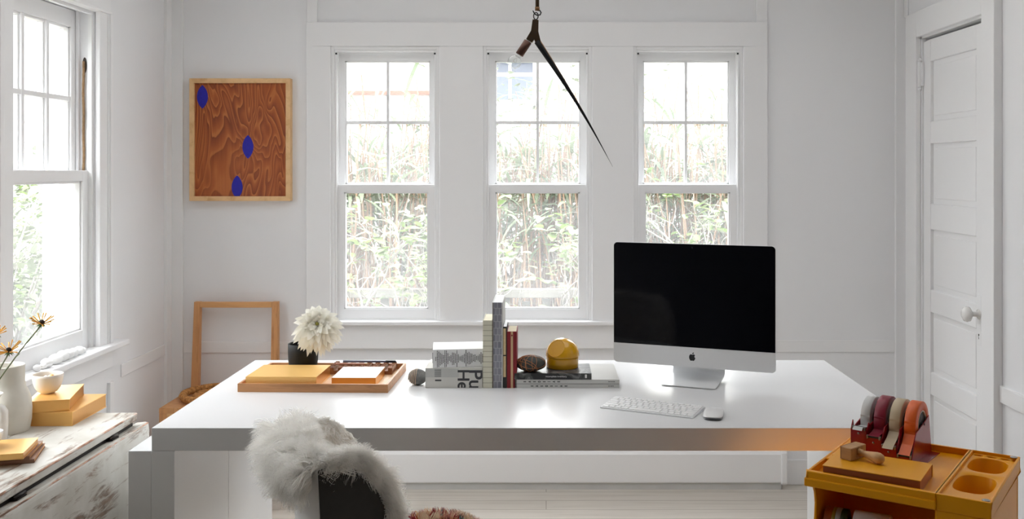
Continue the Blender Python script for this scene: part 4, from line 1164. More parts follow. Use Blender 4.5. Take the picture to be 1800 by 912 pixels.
va_ = thing('vase', 'tall chalky white bottle vase with a wide neck behind the ribbed vase', 'vase', (-1.508, 2.702, TZt))
MB().lathe([(0.058, 0), (0.059, 0.003), (0.0635, 0.03), (0.0645, 0.060), (0.063, 0.085), (0.056, 0.108), (0.049, 0.122), (0.0465, 0.135), (0.0462, 0.176), (0.0470, 0.182), (0.0455, 0.1845), (0.0425, 0.181), (0.0425, 0.13), (0.04, 0.10), (0.001, 0.09)], 56).build('vase_body', STONEW, va_)
rv = thing('vase', 'small white ribbed vase with a narrow flared neck holding yellow flowers', 'vase', (-1.487, 2.596, TZt))
prof = [(0.034, 0), (0.0360, 0.003), (0.0370, 0.045), (0.0365, 0.078), (0.030, 0.092), (0.0185, 0.100), (0.0175, 0.112), (0.0215, 0.122), (0.0265, 0.127), (0.0262, 0.1285), (0.020, 0.123), (0.014, 0.11), (0.014, 0.03), (0.001, 0.02)]
n = 96; vs = []; fs = []
for j, (r, z) in enumerate(prof):
    for k in range(n):
        a = 2*math.pi*k/n
        amp = 0.12 if 2 <= j <= 3 else (0.06 if j in (1, 4) else 0)
        q = r*(1+amp*(abs(math.cos(4*a))-0.5))
        vs.append((q*math.cos(a), q*math.sin(a), z))
for j in range(len(prof)-1):
    for k in range(n):
        k2 = (k+1) % n; fs.append((j*n+k, j*n+k2, (j+1)*n+k2, (j+1)*n+k))
fs.append(tuple(range(n-1, -1, -1)))
MB().add(vs, fs, True).build('vase_body', WHITEGLAZE, rv)
GREEN = plain('leaf green', sr(66, 104, 40), 0.55, var=0.15)
STEMG = plain('stem green', sr(112, 122, 88), 0.6, var=0.1)
QUILL = plain('ochre quill petals', sr(222, 160, 44), 0.6, var=0.2, scale=60)
CONE = plain('dark seed cone', sr(44, 26, 14), 0.8, var=0.3, scale=300)
base_v = Vector((-1.487, 2.596, TZt))
mouth = base_v+Vector((0, 0, 0.122))
FLW = [((73, 568), 2.63, 'yellow quilled flower on a long slanting stem, the tallest of the ribbed vase', 0.030, (0.25, -0.25, 0.94)),
       ((15.5, 617), 2.585, 'low yellow quilled flower standing above the ribbed vase mouth', 0.033, (0.05, -0.35, 0.94)),
       ((-8, 588), 2.575, 'yellow quilled flower leaning out to the far side of the ribbed vase', 0.030, (-0.1, -0.2, 0.97))]
for fi, ((u_, v_), Y, lab, R_, ax) in enumerate(FLW):
    hd = at(u_, v_, Y); t0 = thing('flower', lab, 'flower', base_v+Vector((0, 0, 0.02)), group=None)
    o0 = base_v+Vector((0, 0, 0.02))
    ax = Vector(ax).normalized()
    off = Vector((0.004*(fi-1), 0.004*(1-fi), 0))
    P_ = [Vector((0, 0, 0))+off, mouth-o0+off*1.5, (mouth-o0).lerp(hd-o0, 0.5)+Vector((-0.004, 0, 0.006)), hd-o0-ax*0.006]
    pts = []
    for k in range(19):
        t = k/18*3; i = min(int(t), 2); f_ = t-i
        p0, p1, p2, p3 = P_[max(i-1, 0)], P_[i], P_[i+1], P_[min(i+2, 3)]
        pts.append(0.5*((2*p1)+(-p0+p2)*f_+(2*p0-5*p1+4*p2-p3)*f_*f_+(-p0+3*p1-3*p2+p3)*f_**3))
    MB().tube(pts, 0.0019, 8).build('stem', STEMG, t0)
    u = ax.orthogonal().normalized(); w_ = ax.cross(u); c0 = hd-o0
    MB().ball(c0+ax*0.003, 0.0075, 16, 10).build('cone', CONE, t0)
    m = MB(); g = random.Random(20+fi); n = 15
    for k in range(n):
        a = 2*math.pi*(k+g.uniform(-0.25, 0.25))/n; rad = u*math.cos(a)+w_*math.sin(a); el = g.uniform(0.25, 0.75)
        d_ = (rad*math.cos(el)+ax*math.sin(el)).normalized(); LL = R_*g.uniform(0.85, 1.1)
        m.tube([c0+rad*0.005, c0+rad*0.005+d_*LL*0.5, c0+rad*0.005+d_*LL*0.97, c0+rad*0.005+d_*LL], [0.0010, 0.0014, 0.0019, 0.0012], 6)
    m.build('quill_petals', QUILL, t0)
    m = MB()
    for k in range(9):
        a = 2*math.pi*k/9+0.2; rad = u*math.cos(a)+w_*math.sin(a)
        m.tube([c0-ax*0.004, c0-ax*0.006+rad*0.006, c0-ax*0.010+rad*0.012], [0.0016, 0.0016, 0.0004], 5)
    m.build('sepals', GREEN, t0)
    if fi == 0:
        q = pts[12]; MB().tube([q, q+Vector((0.006, 0, 0.006)), q+Vector((0.012, 0, 0.010))], [0.001, 0.002, 0.0005], 6).build('bud', STEMG, t0)
    if fi == 1:
        m = MB(); lp = mouth-o0
        for (dx, dy, dz, wd) in ((-0.020, -0.030, 0.012, 0.013), (0.010, -0.022, 0.024, 0.006)):
            vs = []; fs = []; nn = 8; D_ = Vector((dx, dy, dz)); sd_ = D_.cross(Vector((0.3, 0, 1))).normalized()
            for k in range(nn+1):
                t = k/nn; p = lp+D_*t*1.25+Vector((0, 0, -0.02*t*t+0.012*t)); wv_ = wd*math.sin(math.pi*min(0.999, 0.08+0.92*t))**0.8
                vs += [p-sd_*wv_+Vector((0, 0, 0.003)), p, p+sd_*wv_+Vector((0, 0, 0.003))]
            for k in range(nn):
                for q in range(2): fs.append((k*3+q, k*3+q+1, k*3+3+q+1, k*3+3+q))
            m.add(vs, fs, True)
        m.build('leaf', GREEN, t0)

# ---- pebbles on the sill
PEB = stone_mat('white pebble', (0.80, 0.80, 0.79, 1), (0.86, 0.86, 0.855, 1), 12)
SILL = LZ0+0.024
pebs = [(65.2, 646, 7.0, 6.0), (76, 643.2, 6.6, 5.3), (82, 636.4, 11.2, 8.2), (97.6, 631.8, 12.6, 9.0), (110, 625.4, 11.2, 9.6), (97, 621.5, 7.5, 5.5), (120, 620.4, 10.0, 8.8), (129, 616.6, 8.6, 8.0), (138.8, 615.5, 9.4, 7.6), (147, 614.6, 5.0, 5.0)]
PL = ['smallest white pebble at the near end of the sill row', 'small white pebble second from the near end of the sill row', 'oval white pebble third from the near end of the sill row',
      'largest long white pebble fourth from the near end of the sill row', 'plump white pebble fifth from the near end of the sill row', 'flat white pebble tucked behind the row against the sash',
      'round white pebble just past the middle of the sill row', 'white pebble third from the far end of the sill row', 'wide white pebble second from the far end of the sill row', 'tiny white pebble at the far end of the sill row']
for i, (u_, v_, rx, rz) in enumerate(pebs):
    X = -1.692 if i != 5 else -1.710
    Y = X*1700/(u_-960); s_ = 1700/Y
    rzz = rz/s_; rxx = rx/s_
    o_ = MB().ball((0, 0, 0), (rxx*0.95, rxx*0.98, rzz), 26, 16, fn=lambda d: 1+0.05*d.x*d.y).build('pebble', PEB, None, loc=(X, Y, SILL+rzz))
    tag(o_, PL[i], 'pebble', 'white pebbles on the window sill')

# ------------------------------------------------------------------ shell chair with sheepskin in front of the desk
HD = R(23.0)
F2 = Vector((math.cos(HD), math.sin(HD), 0)); L2 = Vector((-math.sin(HD), math.cos(HD), 0))
C0 = Vector((-0.478, 2.02, 0))                      # rear corner nearest the camera, on the floor
WCH = 0.36
org = C0+F2*0.22+L2*(WCH/2)
sc_ = thing('shell_chair', 'white shell chair with dark grey sides pulled up to the desk under a sheepskin', 'chair', org, HD)
# local x = forward, y = left ; rear face at x=-0.22, near side at y=-0.18
side_top = [(0.0, 0.800), (0.02, 0.808), (0.04, 0.811), (0.060, 0.806), (0.082, 0.792), (0.105, 0.770), (0.122, 0.741), (0.136, 0.705), (0.146, 0.665), (0.158, 0.610), (0.180, 0.565), (0.230, 0.540), (0.300, 0.530), (0.380, 0.522), (0.440, 0.505)]
TK = 0.011
def taper(z):                                        # the shell narrows a little towards the seat
    return 1.0-0.10*max(0, (0.70-z)/0.30)
def side_wall(sgn, ins):
    """strip of the side: returns verts rows (bottom..top) at inset ins"""
    rows = []
    for f_, zt in side_top:
        row = []
        for t in (0, 0.15, 0.35, 0.6, 0.85, 1.0):
            z = 0.40+(zt-0.40)*t
            y = sgn*(WCH/2-ins)*taper(z)
            x = -0.22+ins+f_*(1.0 if t > 0 else 1)+0.02*(1-t)
            row.append((x, y, z))
        rows.append(row)
    return rows
def strip_solid(ra, rb):
    """closed solid between two row grids"""
    n, k = len(ra), len(ra[0]); m = MB()
    vs = [p for r in ra for p in r]+[p for r in rb for p in r]; o = n*k; fs = []
    for i in range(n-1):
        for j in range(k-1):
            fs.append((i*k+j, (i+1)*k+j, (i+1)*k+j+1, i*k+j+1)); fs.append((o+i*k+j, o+i*k+j+1, o+(i+1)*k+j+1, o+(i+1)*k+j))
    for i in range(n-1):
        fs.append((i*k+k-1, (i+1)*k+k-1, o+(i+1)*k+k-1, o+i*k+k-1)); fs.append((i*k, o+i*k, o+(i+1)*k, (i+1)*k))
    for j in range(k-1):
        fs.append((j, j+1, o+j+1, o+j)); e = (n-1)*k; fs.append((e+j, o+e+j, o+e+j+1, e+j+1))
    m.add(vs, fs, True); return m
SHELLW = plain('white shell plastic', (0.78, 0.78, 0.78, 1), 0.3, var=0.01)
UPH = plain('dark grey upholstery', sr(64, 62, 59), 0.75, var=0.06, scale=60)
for sgn in (-1, 1):
    o = strip_solid(side_wall(sgn, 0.0), side_wall(sgn, TK)).build('side_panel', UPH, sc_, weld=True, bevel=0.002)
    o['label'] = 'dark grey upholstered side'
rear = []
for iy in range(13):
    t = -1+2*iy/12; row = []
    zt = 0.800+0.028*(1-t*t)
    for q in (0, 0.15, 0.35, 0.6, 0.85, 1.0):
        z = 0.40+(zt-0.40)*q
        row.append((-0.2205+0.02*(1-q)-0.020*(1-t*t), t*WCH/2*taper(z), z))
    rear.append(row)
rear2 = [[(p[0]+TK, p[1]*0.97, p[2]) for p in r] for r in rear]
strip_solid(rear, rear2).build('back_panel', SHELLW, sc_, weld=True, bevel=0.002)
m = MB()
m.prism([(-0.20, -0.155), (0.20, -0.160), (0.235, -0.12), (0.245, 0), (0.235, 0.12), (0.20, 0.160), (-0.20, 0.155)], 'z', 0.395, 0.425)
m.build('seat', UPH, sc_, bevel=0.008)
MB().lathe([(0.24, 0.0), (0.24, 0.006), (0.16, 0.020), (0.06, 0.045), (0.030, 0.10), (0.026, 0.22), (0.034, 0.34), (0.075, 0.385), (0.10, 0.395)], 48).build('pedestal', SHELLW, sc_)

# the fur hangs over the back rim and lines the shell
FUR = Mat('sheepskin wool', (0.86, 0.83, 0.77, 1), 0.75, spec=0.15)
f = FUR.noise(FUR.coords(), 22, 3); FUR.base(FUR.ramp(f, [(0.3, (0.975, 0.955, 0.92, 1)), (0.7, (0.992, 0.985, 0.965, 1))]))
def translucent(M_, col, amt):
    t = M_.n.new('ShaderNodeBsdfTranslucent'); t.inputs['Color'].default_value = col
    mx = M_.n.new('ShaderNodeMixShader'); mx.inputs[0].default_value = amt
    M_.l.new(M_.p.outputs[0], mx.inputs[1]); M_.l.new(t.outputs[0], mx.inputs[2]); M_.l.new(mx.outputs[0], M_.n['Material Output'].inputs['Surface'])
translucent(FUR, (0.99, 0.98, 0.955, 1), 0.5)
HIDE = plain('pale hide', (0.90, 0.87, 0.81, 1), 0.8, var=0.08)
sk = thing('sheepskin', 'long-haired white sheepskin draped over the back of the shell chair', 'sheepskin', org, HD)
gn = np.random.default_rng(4)
roots = []; dirs = []; lens = []
def zrim_side(f_):
    return float(np.interp(f_, [p[0] for p in side_top], [p[1] for p in side_top]))
def zrim_rear(t): return 0.800+0.028*(1-t*t)
# hide sheet: over the rear rim, hanging outside
rows = []
for iy in range(15):
    t = -1.02+2.04*iy/14; row = []
    hang = 0.03+0.055*max(0, (t+1)/2)**0.6
    zt = zrim_rear(t); xo = -0.2205-0.020*(1-min(1, t*t))
    y = t*WCH/2
    for q in np.linspace(0, 1, 6): row.append((xo-0.010-0.004*math.sin(q*3), y, zt-hang*(1-q)))
    row += [(xo-0.002, y*0.99, zt+0.008), (xo+0.012, y*0.97, zt+0.007), (xo+0.026, y*0.94, zt-0.005), (xo+0.030, y*0.92, zt-0.08), (xo+0.032, y*0.90, zt-0.18), (xo+0.040, y*0.88, 0.52), (xo+0.07, y*0.84, 0.452)]
    rows.append(row)
rows2 = [[(p[0]*1.0+(0.003 if j > 6 else -0.003), p[1], p[2]+(0.003 if 5 <= j <= 8 else 0)) for j, p in enumerate(r)] for r in rows]
hm = strip_solid(rows, rows2)
# near-side and far-side strips just inside the side panels
def side_hide(sgn):
    ra = []
    for f_ in np.linspace(0.0, 0.150, 12):
        zt = zrim_side(f_)
        y = lambda z, e: sgn*((WCH/2-TK-e)*taper(z))
        ra.append([(-0.205+f_+0.012, y(z, e), z) for z, e in ((0.455, 0.010), (max(0.5, zt-0.15), 0.008), (zt-0.05, 0.006), (zt-0.005, 0.004), (zt+0.008, 0.0))])
    rb = [[(p[0]+0.002, p[1]-sgn*0.003, p[2]+0.0005) for p in r] for r in ra]
    return strip_solid(ra, rb)
hm2 = side_hide(-1); hm.add(hm2.v, hm2.f, True); hm3 = side_hide(1); hm.add(hm3.v, hm3.f, True)
hm.build('hide', HIDE, sk)
def add_root(p, d, l): roots.append(p); dirs.append(d); lens.append(l)
for _ in range(11000):     # outside of the back
    t = gn.uniform(-1.03, 1.03); hang = 0.03+0.055*max(0, (t+1)/2)**0.6
    q = gn.random()
    zt = zrim_rear(t); xo = -0.2205-0.020*(1-min(1, t*t))
    z = zt-hang*q
    add_root((xo-0.012, t*WCH/2, z), (-1.0+0.5*gn.normal()*0.5, 0.35*gn.normal()-0.25*(t < -0.8), 0.42-0.85*q+0.3*gn.normal()*0.5), 0.084-0.016*q-0.022*(t < -0.7))
for _ in range(5200):     # along the rear rim
    t = gn.uniform(-1.03, 1.03); zt = zrim_rear(t); xo = -0.2205-0.020*(1-min(1, t*t))
    a = gn.uniform(0, 1)
    add_root((xo-0.008+0.034*a, t*WCH/2*0.98, zt+0.006), (-0.7+1.4*a+0.3*gn.normal(), 0.35*gn.normal(), 0.8), 0.043)
for sgn, cnt, ln_ in ((-1, 8200, 0.046), (1, 5500, 0.017)):     # along the side rims, leaning outward over the edge and up
    for _ in range(cnt):
        f_ = gn.uniform(-0.01, 0.155)**1.0; zt = zrim_side(max(0, f_))
        slope = (zrim_side(min(f_+0.012, 0.2))-zrim_side(max(0, f_-0.008)))/0.02
        nx = -slope; nl = math.hypot(nx, 1); nx, nz = nx/nl, 1/nl
        dn = gn.random()**1.5*0.03
        add_root((-0.205+f_+0.010-nx*dn, sgn*((WCH/2-TK-0.004)*taper(zt)+0.004), zt+0.004-nz*dn), (nx+0.30*gn.normal(), sgn*(0.10 if gn.random() < 0.94 else 0.7)+0.30*gn.normal(), nz+0.25*gn.normal()), ln_)
for _ in range(5200):     # inside of the back
    t = gn.uniform(-1, 1); zt = zrim_rear(t); z = zt-0.005-0.22*gn.random()**1.6
    add_root((-0.2205-0.020*(1-min(1, t*t))+0.028, t*WCH/2*0.92, z), (0.9+0.3*gn.normal(), 0.35*gn.normal(), -0.1+0.3*gn.normal()), 0.036)
for _ in range(3500):     # inside lining
    f_ = gn.uniform(0.0, 0.15); zt = zrim_side(f_); z = gn.uniform(0.46, zt)
    sgn = -1 if gn.random() < 0.5 else 1
    add_root((-0.205+f_+0.012, sgn*((WCH/2-TK-0.012)*taper(z)), z), (0.3+0.3*gn.normal(), -sgn+0.3*gn.normal(), 0.2), 0.045)
V, Fq, _b = strands(np.array(roots), np.array(dirs), np.array(lens), sides=1, width=0.0014, grav=0.8, curl=0.0060, seg=8, seed=5, clump=0.72, nclump=1500)
wool = np_mesh('wool', V, Fq, [FUR.m], sk)

# shaggy cushion on the seat
CUX = org+F2*0.085-L2*0.02
cu = thing('shaggy_cushion', 'shaggy multicoloured cushion in pink, red, teal and cream on the shell chair seat', 'cushion', (CUX.x, CUX.y, 0.528), HD)
MB().ball((0, 0, 0), (0.125, 0.13, 0.062), 32, 18).build('cushion_body', plain('rust cushion cloth', sr(150, 64, 52), 0.9, var=0.2), cu)
n = 7000
th = gn.uniform(0, 2*math.pi, n); ph = np.arccos(gn.uniform(-0.4, 1, n))
dd = np.stack([np.sin(ph)*np.cos(th), np.sin(ph)*np.sin(th), np.cos(ph)], 1)
rt = dd*np.array([0.125, 0.13, 0.062]); nd = dd/np.array([0.125, 0.13, 0.062])
V, Fq, best = strands(rt, nd, np.full(n, 0.026), width=0.0011, grav=0.45, curl=0.003, seg=4, seed=9, clump=0.6, nclump=260)
CM = [plain('pile '+nm, c, 0.85, var=0.1) for nm, c in (('pink', sr(232, 176, 160)), ('cream', sr(244, 218, 184)), ('red', sr(176, 44, 52)), ('teal', sr(24, 132, 140)), ('dark plum', sr(110, 40, 54)), ('ochre', sr(222, 164, 96)))]
pick = gn.choice([0, 0, 1, 1, 1, 2, 2, 3, 4, 5], 260)[best]
np_mesh('pile', V, Fq, CM, cu, mi=np.repeat(pick, 4*3))

# ------------------------------------------------------------------ mustard storage trolley
MUST = plain('glossy mustard plastic', sr(236, 160, 0), 0.34, spec=0.35, var=0.03, scale=5)
MUST_IN = MUST
tz = 0.735; HWt = 0.197
ct = thing('storage_trolley', 'mustard yellow plastic storage trolley at the right front corner of the desk', 'trolley', (0.8745, 2.289, 0), R(-34))
SPL = 0.088
RIMT = 0.007; RIMH = 0.018
m = MB()
# left tray: floor and raised rim
m.box(-HWt, SPL, -HWt, HWt, tz-0.034, tz-RIMH)
m.box(-HWt, SPL, -HWt, -HWt+RIMT, tz-RIMH, tz); m.box(-HWt, SPL, HWt-RIMT, HWt, tz-RIMH, tz)
m.box(-HWt, -HWt+RIMT, -HWt+RIMT, HWt-RIMT, tz-RIMH, tz); m.box(SPL-RIMT, SPL, -HWt+RIMT, HWt-RIMT, tz-RIMH, tz)
# step below the rim
m.box(-HWt-0.004, SPL, -HWt-0.004, HWt, tz-0.036, tz-0.016)
m.build('tray', MUST, ct, bevel=0.003)
m = MB().box(-HWt+RIMT, -HWt+0.050, -0.075, HWt-RIMT, tz-RIMH, tz-0.0005)
m.build('tray_lid', MUST, ct, bevel=0.002)
MB().lathe([(0.018, 0), (0.018, 0.0015), (0.0165, 0.0022)], 28, (-HWt+0.028, -0.035, tz-0.0006)).build('lid_tab', MUST, ct)
SCREW = Mat('steel screw cap', sr(170, 170, 168), 0.3, 0.8).m
for (x, y) in ((-HWt+0.022, 0.020), (HWt-0.012, -HWt+0.013), (HWt-0.012, HWt-0.013)):
    o = MB().lathe([(0.0085, 0), (0.0085, 0.0012), (0.006, 0.0018), (0.0045, 0.0010), (0.0005, 0.0010)], 20, (x, y, tz-0.0006)).build('screw_cap', SCREW, ct)
# right column with two oval wells and three small holes
def cell(m, x0, x1, y0, y1, cx_, cy_, hw_, hh_, ex, z, dep, n=48):
    vs = []; fs = []
    for k in range(n):
        a = 2*math.pi*k/n; c_, s_ = math.cos(a), math.sin(a)
        # ray to the cell's edge
        tx = ((x1-cx_) if c_ > 0 else (x0-cx_))/c_ if abs(c_) > 1e-9 else 1e9
        ty = ((y1-cy_) if s_ > 0 else (y0-cy_))/s_ if abs(s_) > 1e-9 else 1e9
        t = min(tx, ty); vs.append((cx_+c_*t, cy_+s_*t, z))
    for (sc, zz) in ((1.0, z), (0.985, z-0.0015), (0.95, z-dep*0.6), (0.90, z-dep), (0.02, z-dep)):
        for k in range(n):
            a = 2*math.pi*k/n; c_, s_ = math.cos(a), math.sin(a)
            px = cx_+hw_*sc*math.copysign(abs(c_)**(2/ex), c_); py = cy_+hh_*sc*math.copysign(abs(s_)**(2/ex), s_)
            vs.append((px, py, zz))
    for j in range(5):
        for k in range(n):
            k2 = (k+1) % n; fs.append((j*n+k, j*n+k2, (j+1)*n+k2, (j+1)*n+k))
    # corners of the cell left by the ray fan
    m.add(vs, fs, True)
    for (cxx, cyy) in ((x0, y0), (x1, y0), (x1, y1), (x0, y1)):
        ds = sorted(range(n), key=lambda k: (vs[k][0]-cxx)**2+(vs[k][1]-cyy)**2)[:2]
        p, q = vs[ds[0]], vs[ds[1]]
        m.add([p, q, (cxx, cyy, z)], [(0, 1, 2)])
    return m
DK = tz-0.007
m = MB()
cell(m, SPL+0.004, HWt-0.004, -HWt+0.004, 0.031, 0.141, -0.062, 0.042, 0.070, 3.0, DK, 0.30)
cell(m, SPL+0.004, HWt-0.004, 0.031, 0.166, 0.141, 0.100, 0.042, 0.062, 3.0, DK, 0.30)
for k in range(3):
    xa = SPL+0.004+0.030*k
    cell(m, xa, xa+0.030, 0.166, HWt-0.004, xa+0.015, 0.178, 0.0115, 0.0075, 2.0, DK, 0.10, 24)
cell(m, SPL+0.094, HWt-0.004, 0.166, HWt-0.004, HWt-0.0095, 0.178, 0.0045, 0.0075, 4.0, DK, 0.012, 24)
m.build('well_deck', MUST, ct)
m = MB()
m.box(SPL, HWt, -HWt, -HWt+0.005, tz-0.036, tz); m.box(SPL, HWt, HWt-0.005, HWt, tz-0.036, tz)
m.box(SPL, SPL+0.005, -HWt+0.005, HWt-0.005, tz-0.036, tz); m.box(HWt-0.005, HWt, -HWt+0.005, HWt-0.005, tz-0.036, tz)
m.build('column_rim', MUST, ct, bevel=0.002)
m = MB(); BZ = 0.085; zt = tz-0.036
m.box(SPL-0.002, HWt-0.004, -HWt+0.003, -HWt+0.008, BZ, zt); m.box(SPL-0.002, HWt-0.004, HWt-0.008, HWt-0.003, BZ, zt)
m.box(SPL-0.002, SPL+0.003, -HWt+0.008, HWt-0.008, BZ, zt); m.box(HWt-0.009, HWt-0.004, -HWt+0.008, HWt-0.008, BZ, zt)
m.box(HWt-0.020, HWt-0.002, -HWt-0.001, -HWt+0.016, BZ, zt)
m.build('column', MUST, ct, bevel=0.0025)
# concave left side panel (profile in front-to-back, up)
NZ = 0.560
pf = [(-HWt+0.004, zt), (-HWt+0.022, zt-0.004), (-HWt+0.034, zt-0.022), (-HWt+0.040, zt-0.050), (-HWt+0.036, zt-0.080), (-HWt+0.022, zt-0.112), (-HWt+0.006, NZ+0.012), (-HWt+0.004, NZ), (-HWt+0.004, BZ), (HWt-0.004, BZ), (HWt-0.004, zt)]
MB().prism(pf[::-1], 'x', -HWt+0.006, -HWt+0.012).build('side_panel', MUST, ct, bevel=0.0015)
MB().box(-HWt+0.012, SPL-0.002, 0.05, 0.056, BZ, zt).build('niche_back', MUST, ct)
MB().box(-HWt+0.012, SPL-0.002, -HWt+0.006, 0.05, NZ-0.008, NZ).build('shelf', MUST, ct, bevel=0.001)
MB().box(-HWt+0.012, SPL-0.002, -HWt+0.006, 0.05, BZ, BZ+0.008).build('shelf', MUST, ct, bevel=0.001)
MB().box(-HWt+0.006, HWt-0.004, -HWt+0.006, HWt-0.004, BZ-0.02, BZ).build('bottom', MUST, ct, bevel=0.003)
for x in (-0.15, 0.15):
    for y in (-0.15, 0.15):
        m = MB().tube([(x-0.010, y, 0.030), (x+0.010, y, 0.030)], 0.030, 20); m.box(x-0.013, x+0.013, y-0.010, y+0.010, 0.052, BZ-0.02)
        m.build('caster', INK, ct)
RZ = R(-34)
def tw(u_, v_, z): c_, s_ = math.cos(RZ), math.sin(RZ); return (0.8745+u_*c_-v_*s_, 2.289+u_*s_+v_*c_, z)
TFL = tz-RIMH
book('book', 'gold book lying on the trolley top under the wooden stamp', tw(-0.0590, -0.1080, TFL+0.0004), 0.215, 0.145, 0.0325, plain('mustard gold cloth', sr(230, 160, 16), 0.4, var=0.02), RZ+R(182.5), Mat('copper gilt pages', sr(168, 98, 60), 0.35, 0.5).m)
# wooden stamp lying on its side
BEECH = wood('beech', sr(176, 126, 76), sr(206, 160, 108), (4, 40, 40)); BEECHD = wood('darker beech', sr(150, 108, 66), sr(178, 134, 86), (4, 40, 40))
sp_ = Vector(tw(-0.118, -0.0885, TFL+0.0331))
stp = thing('rubber_stamp', 'wooden hand stamp with a turned handle lying on the gold book', 'stamp', sp_, R(-50))
MB().box(-0.016, 0.012, -0.031, 0.031, 0.0, 0.030).build('stamp_block', BEECHD, stp, bevel=0.002)
MB().box(-0.0185, -0.016, -0.0295, 0.0295, 0.001, 0.029).build('rubber_face', plain('rubber', sr(120, 84, 56), 0.8), stp)
hd_ = [(0.0085, 0.0), (0.0078, 0.004), (0.0085, 0.008), (0.0062, 0.010), (0.0075, 0.018), (0.0105, 0.034), (0.0128, 0.046), (0.0130, 0.053), (0.0105, 0.060), (0.006, 0.0635), (0.001, 0.0645)]
MB().lathe(hd_, 28, M=Matrix.Translation((0.012, 0.0, 0.0165)) @ Matrix.Rotation(R(93.5), 4, 'Y')).build('handle', BEECH, stp)

# tape dispenser
RED = plain('red enamel', sr(146, 4, 20), 0.28, coat=0.4, var=0.03)
td = thing('tape_dispenser', 'red metal dispenser holding four tape rolls on the mustard trolley', 'tape dispenser', tw(-0.083, 0.107, TFL+0.0004), RZ-R(4))
W4 = 0.148; ln = W4/4; yfr = -0.077
m = MB().box(-W4/2-0.006, W4/2+0.022, yfr, 0.077, 0, 0.003)
m.build('base_plate', RED, td, bevel=0.001)
tops = [0.072, 0.055, 0.039, 0.022]
fp = [(-W4/2, 0.003)]+[(W4/2, 0.003)]
poly = [(-W4/2, 0.0), (W4/2, 0.0)]
for k in (3, 2, 1, 0):
    xa = -W4/2+k*ln
    poly += [(xa+ln, tops[k]), (xa, tops[k])]
MB().prism([(x, z) for x, z in poly], 'y', yfr, yfr+0.003).build('front_plate', RED, td)
for k in range(5):
    x = -W4/2+k*ln; hx = 0.0012
    fz = tops[min(k, 3)] if k < 4 else 0.022
    sp2 = [(yfr, 0.0), (yfr, max(0.004, fz-0.004)), (yfr+0.012, fz+0.016), (yfr+0.020, 0.062 if k < 4 else 0.060), (yfr+0.030, 0.073), (0.030, 0.090), (0.054, 0.098), (0.077, 0.0)]
    if k in (1, 2, 3): sp2 = [(yfr, 0.0), (yfr, fz), (yfr+0.018, fz+0.030), (yfr+0.026, 0.078), (0.010, 0.086), (0.030, 0.07), (0.055, 0.0)]
    MB().prism(sp2, 'x', x-hx, x+hx).build('side_plate' if k in (0, 4) else 'divider', RED, td)
MB().tube([(-W4/2-0.002, 0.016, 0.083), (W4/2+0.002, 0.016, 0.083)], 0.003, 10).build('axle', INK, td)
MB().box(-W4/2+0.003, W4/2-0.003, yfr+0.004, 0.065, 0.003, 0.0045).build('inner_floor', INK, td)
STEEL = Mat('blade steel', sr(150, 148, 140), 0.35, 0.7).m
for k in range(4):
    xa = -W4/2+k*ln
    bl = MB().box(xa+0.004, xa+ln-0.002, yfr-0.003, yfr+0.010, tops[k]-0.001, tops[k]+0.003).build('blade', INK, td)
    for e in (xa+0.0045, xa+ln-0.0025):
        MB().box(e-0.0018, e+0.0018, yfr-0.0045, yfr+0.004, tops[k]-0.004, tops[k]+0.0045).build('blade_clip', STEEL, bl, bevel=0.0006)
    MB().lathe([(0.0028, 0), (0.0022, 0.0014), (0.0002, 0.0016)], 12, M=Matrix.Translation((xa+ln*0.5, yfr, max(0.008, tops[k]-0.013))) @ FRONT).build('screw', STEEL, td)
tcol = [('silver grey', sr(196, 196, 194), 0.35), ('crimson', sr(132, 16, 44), 0.4), ('beige', sr(190, 172, 142), 0.5), ('orange', sr(222, 98, 26), 0.4)]
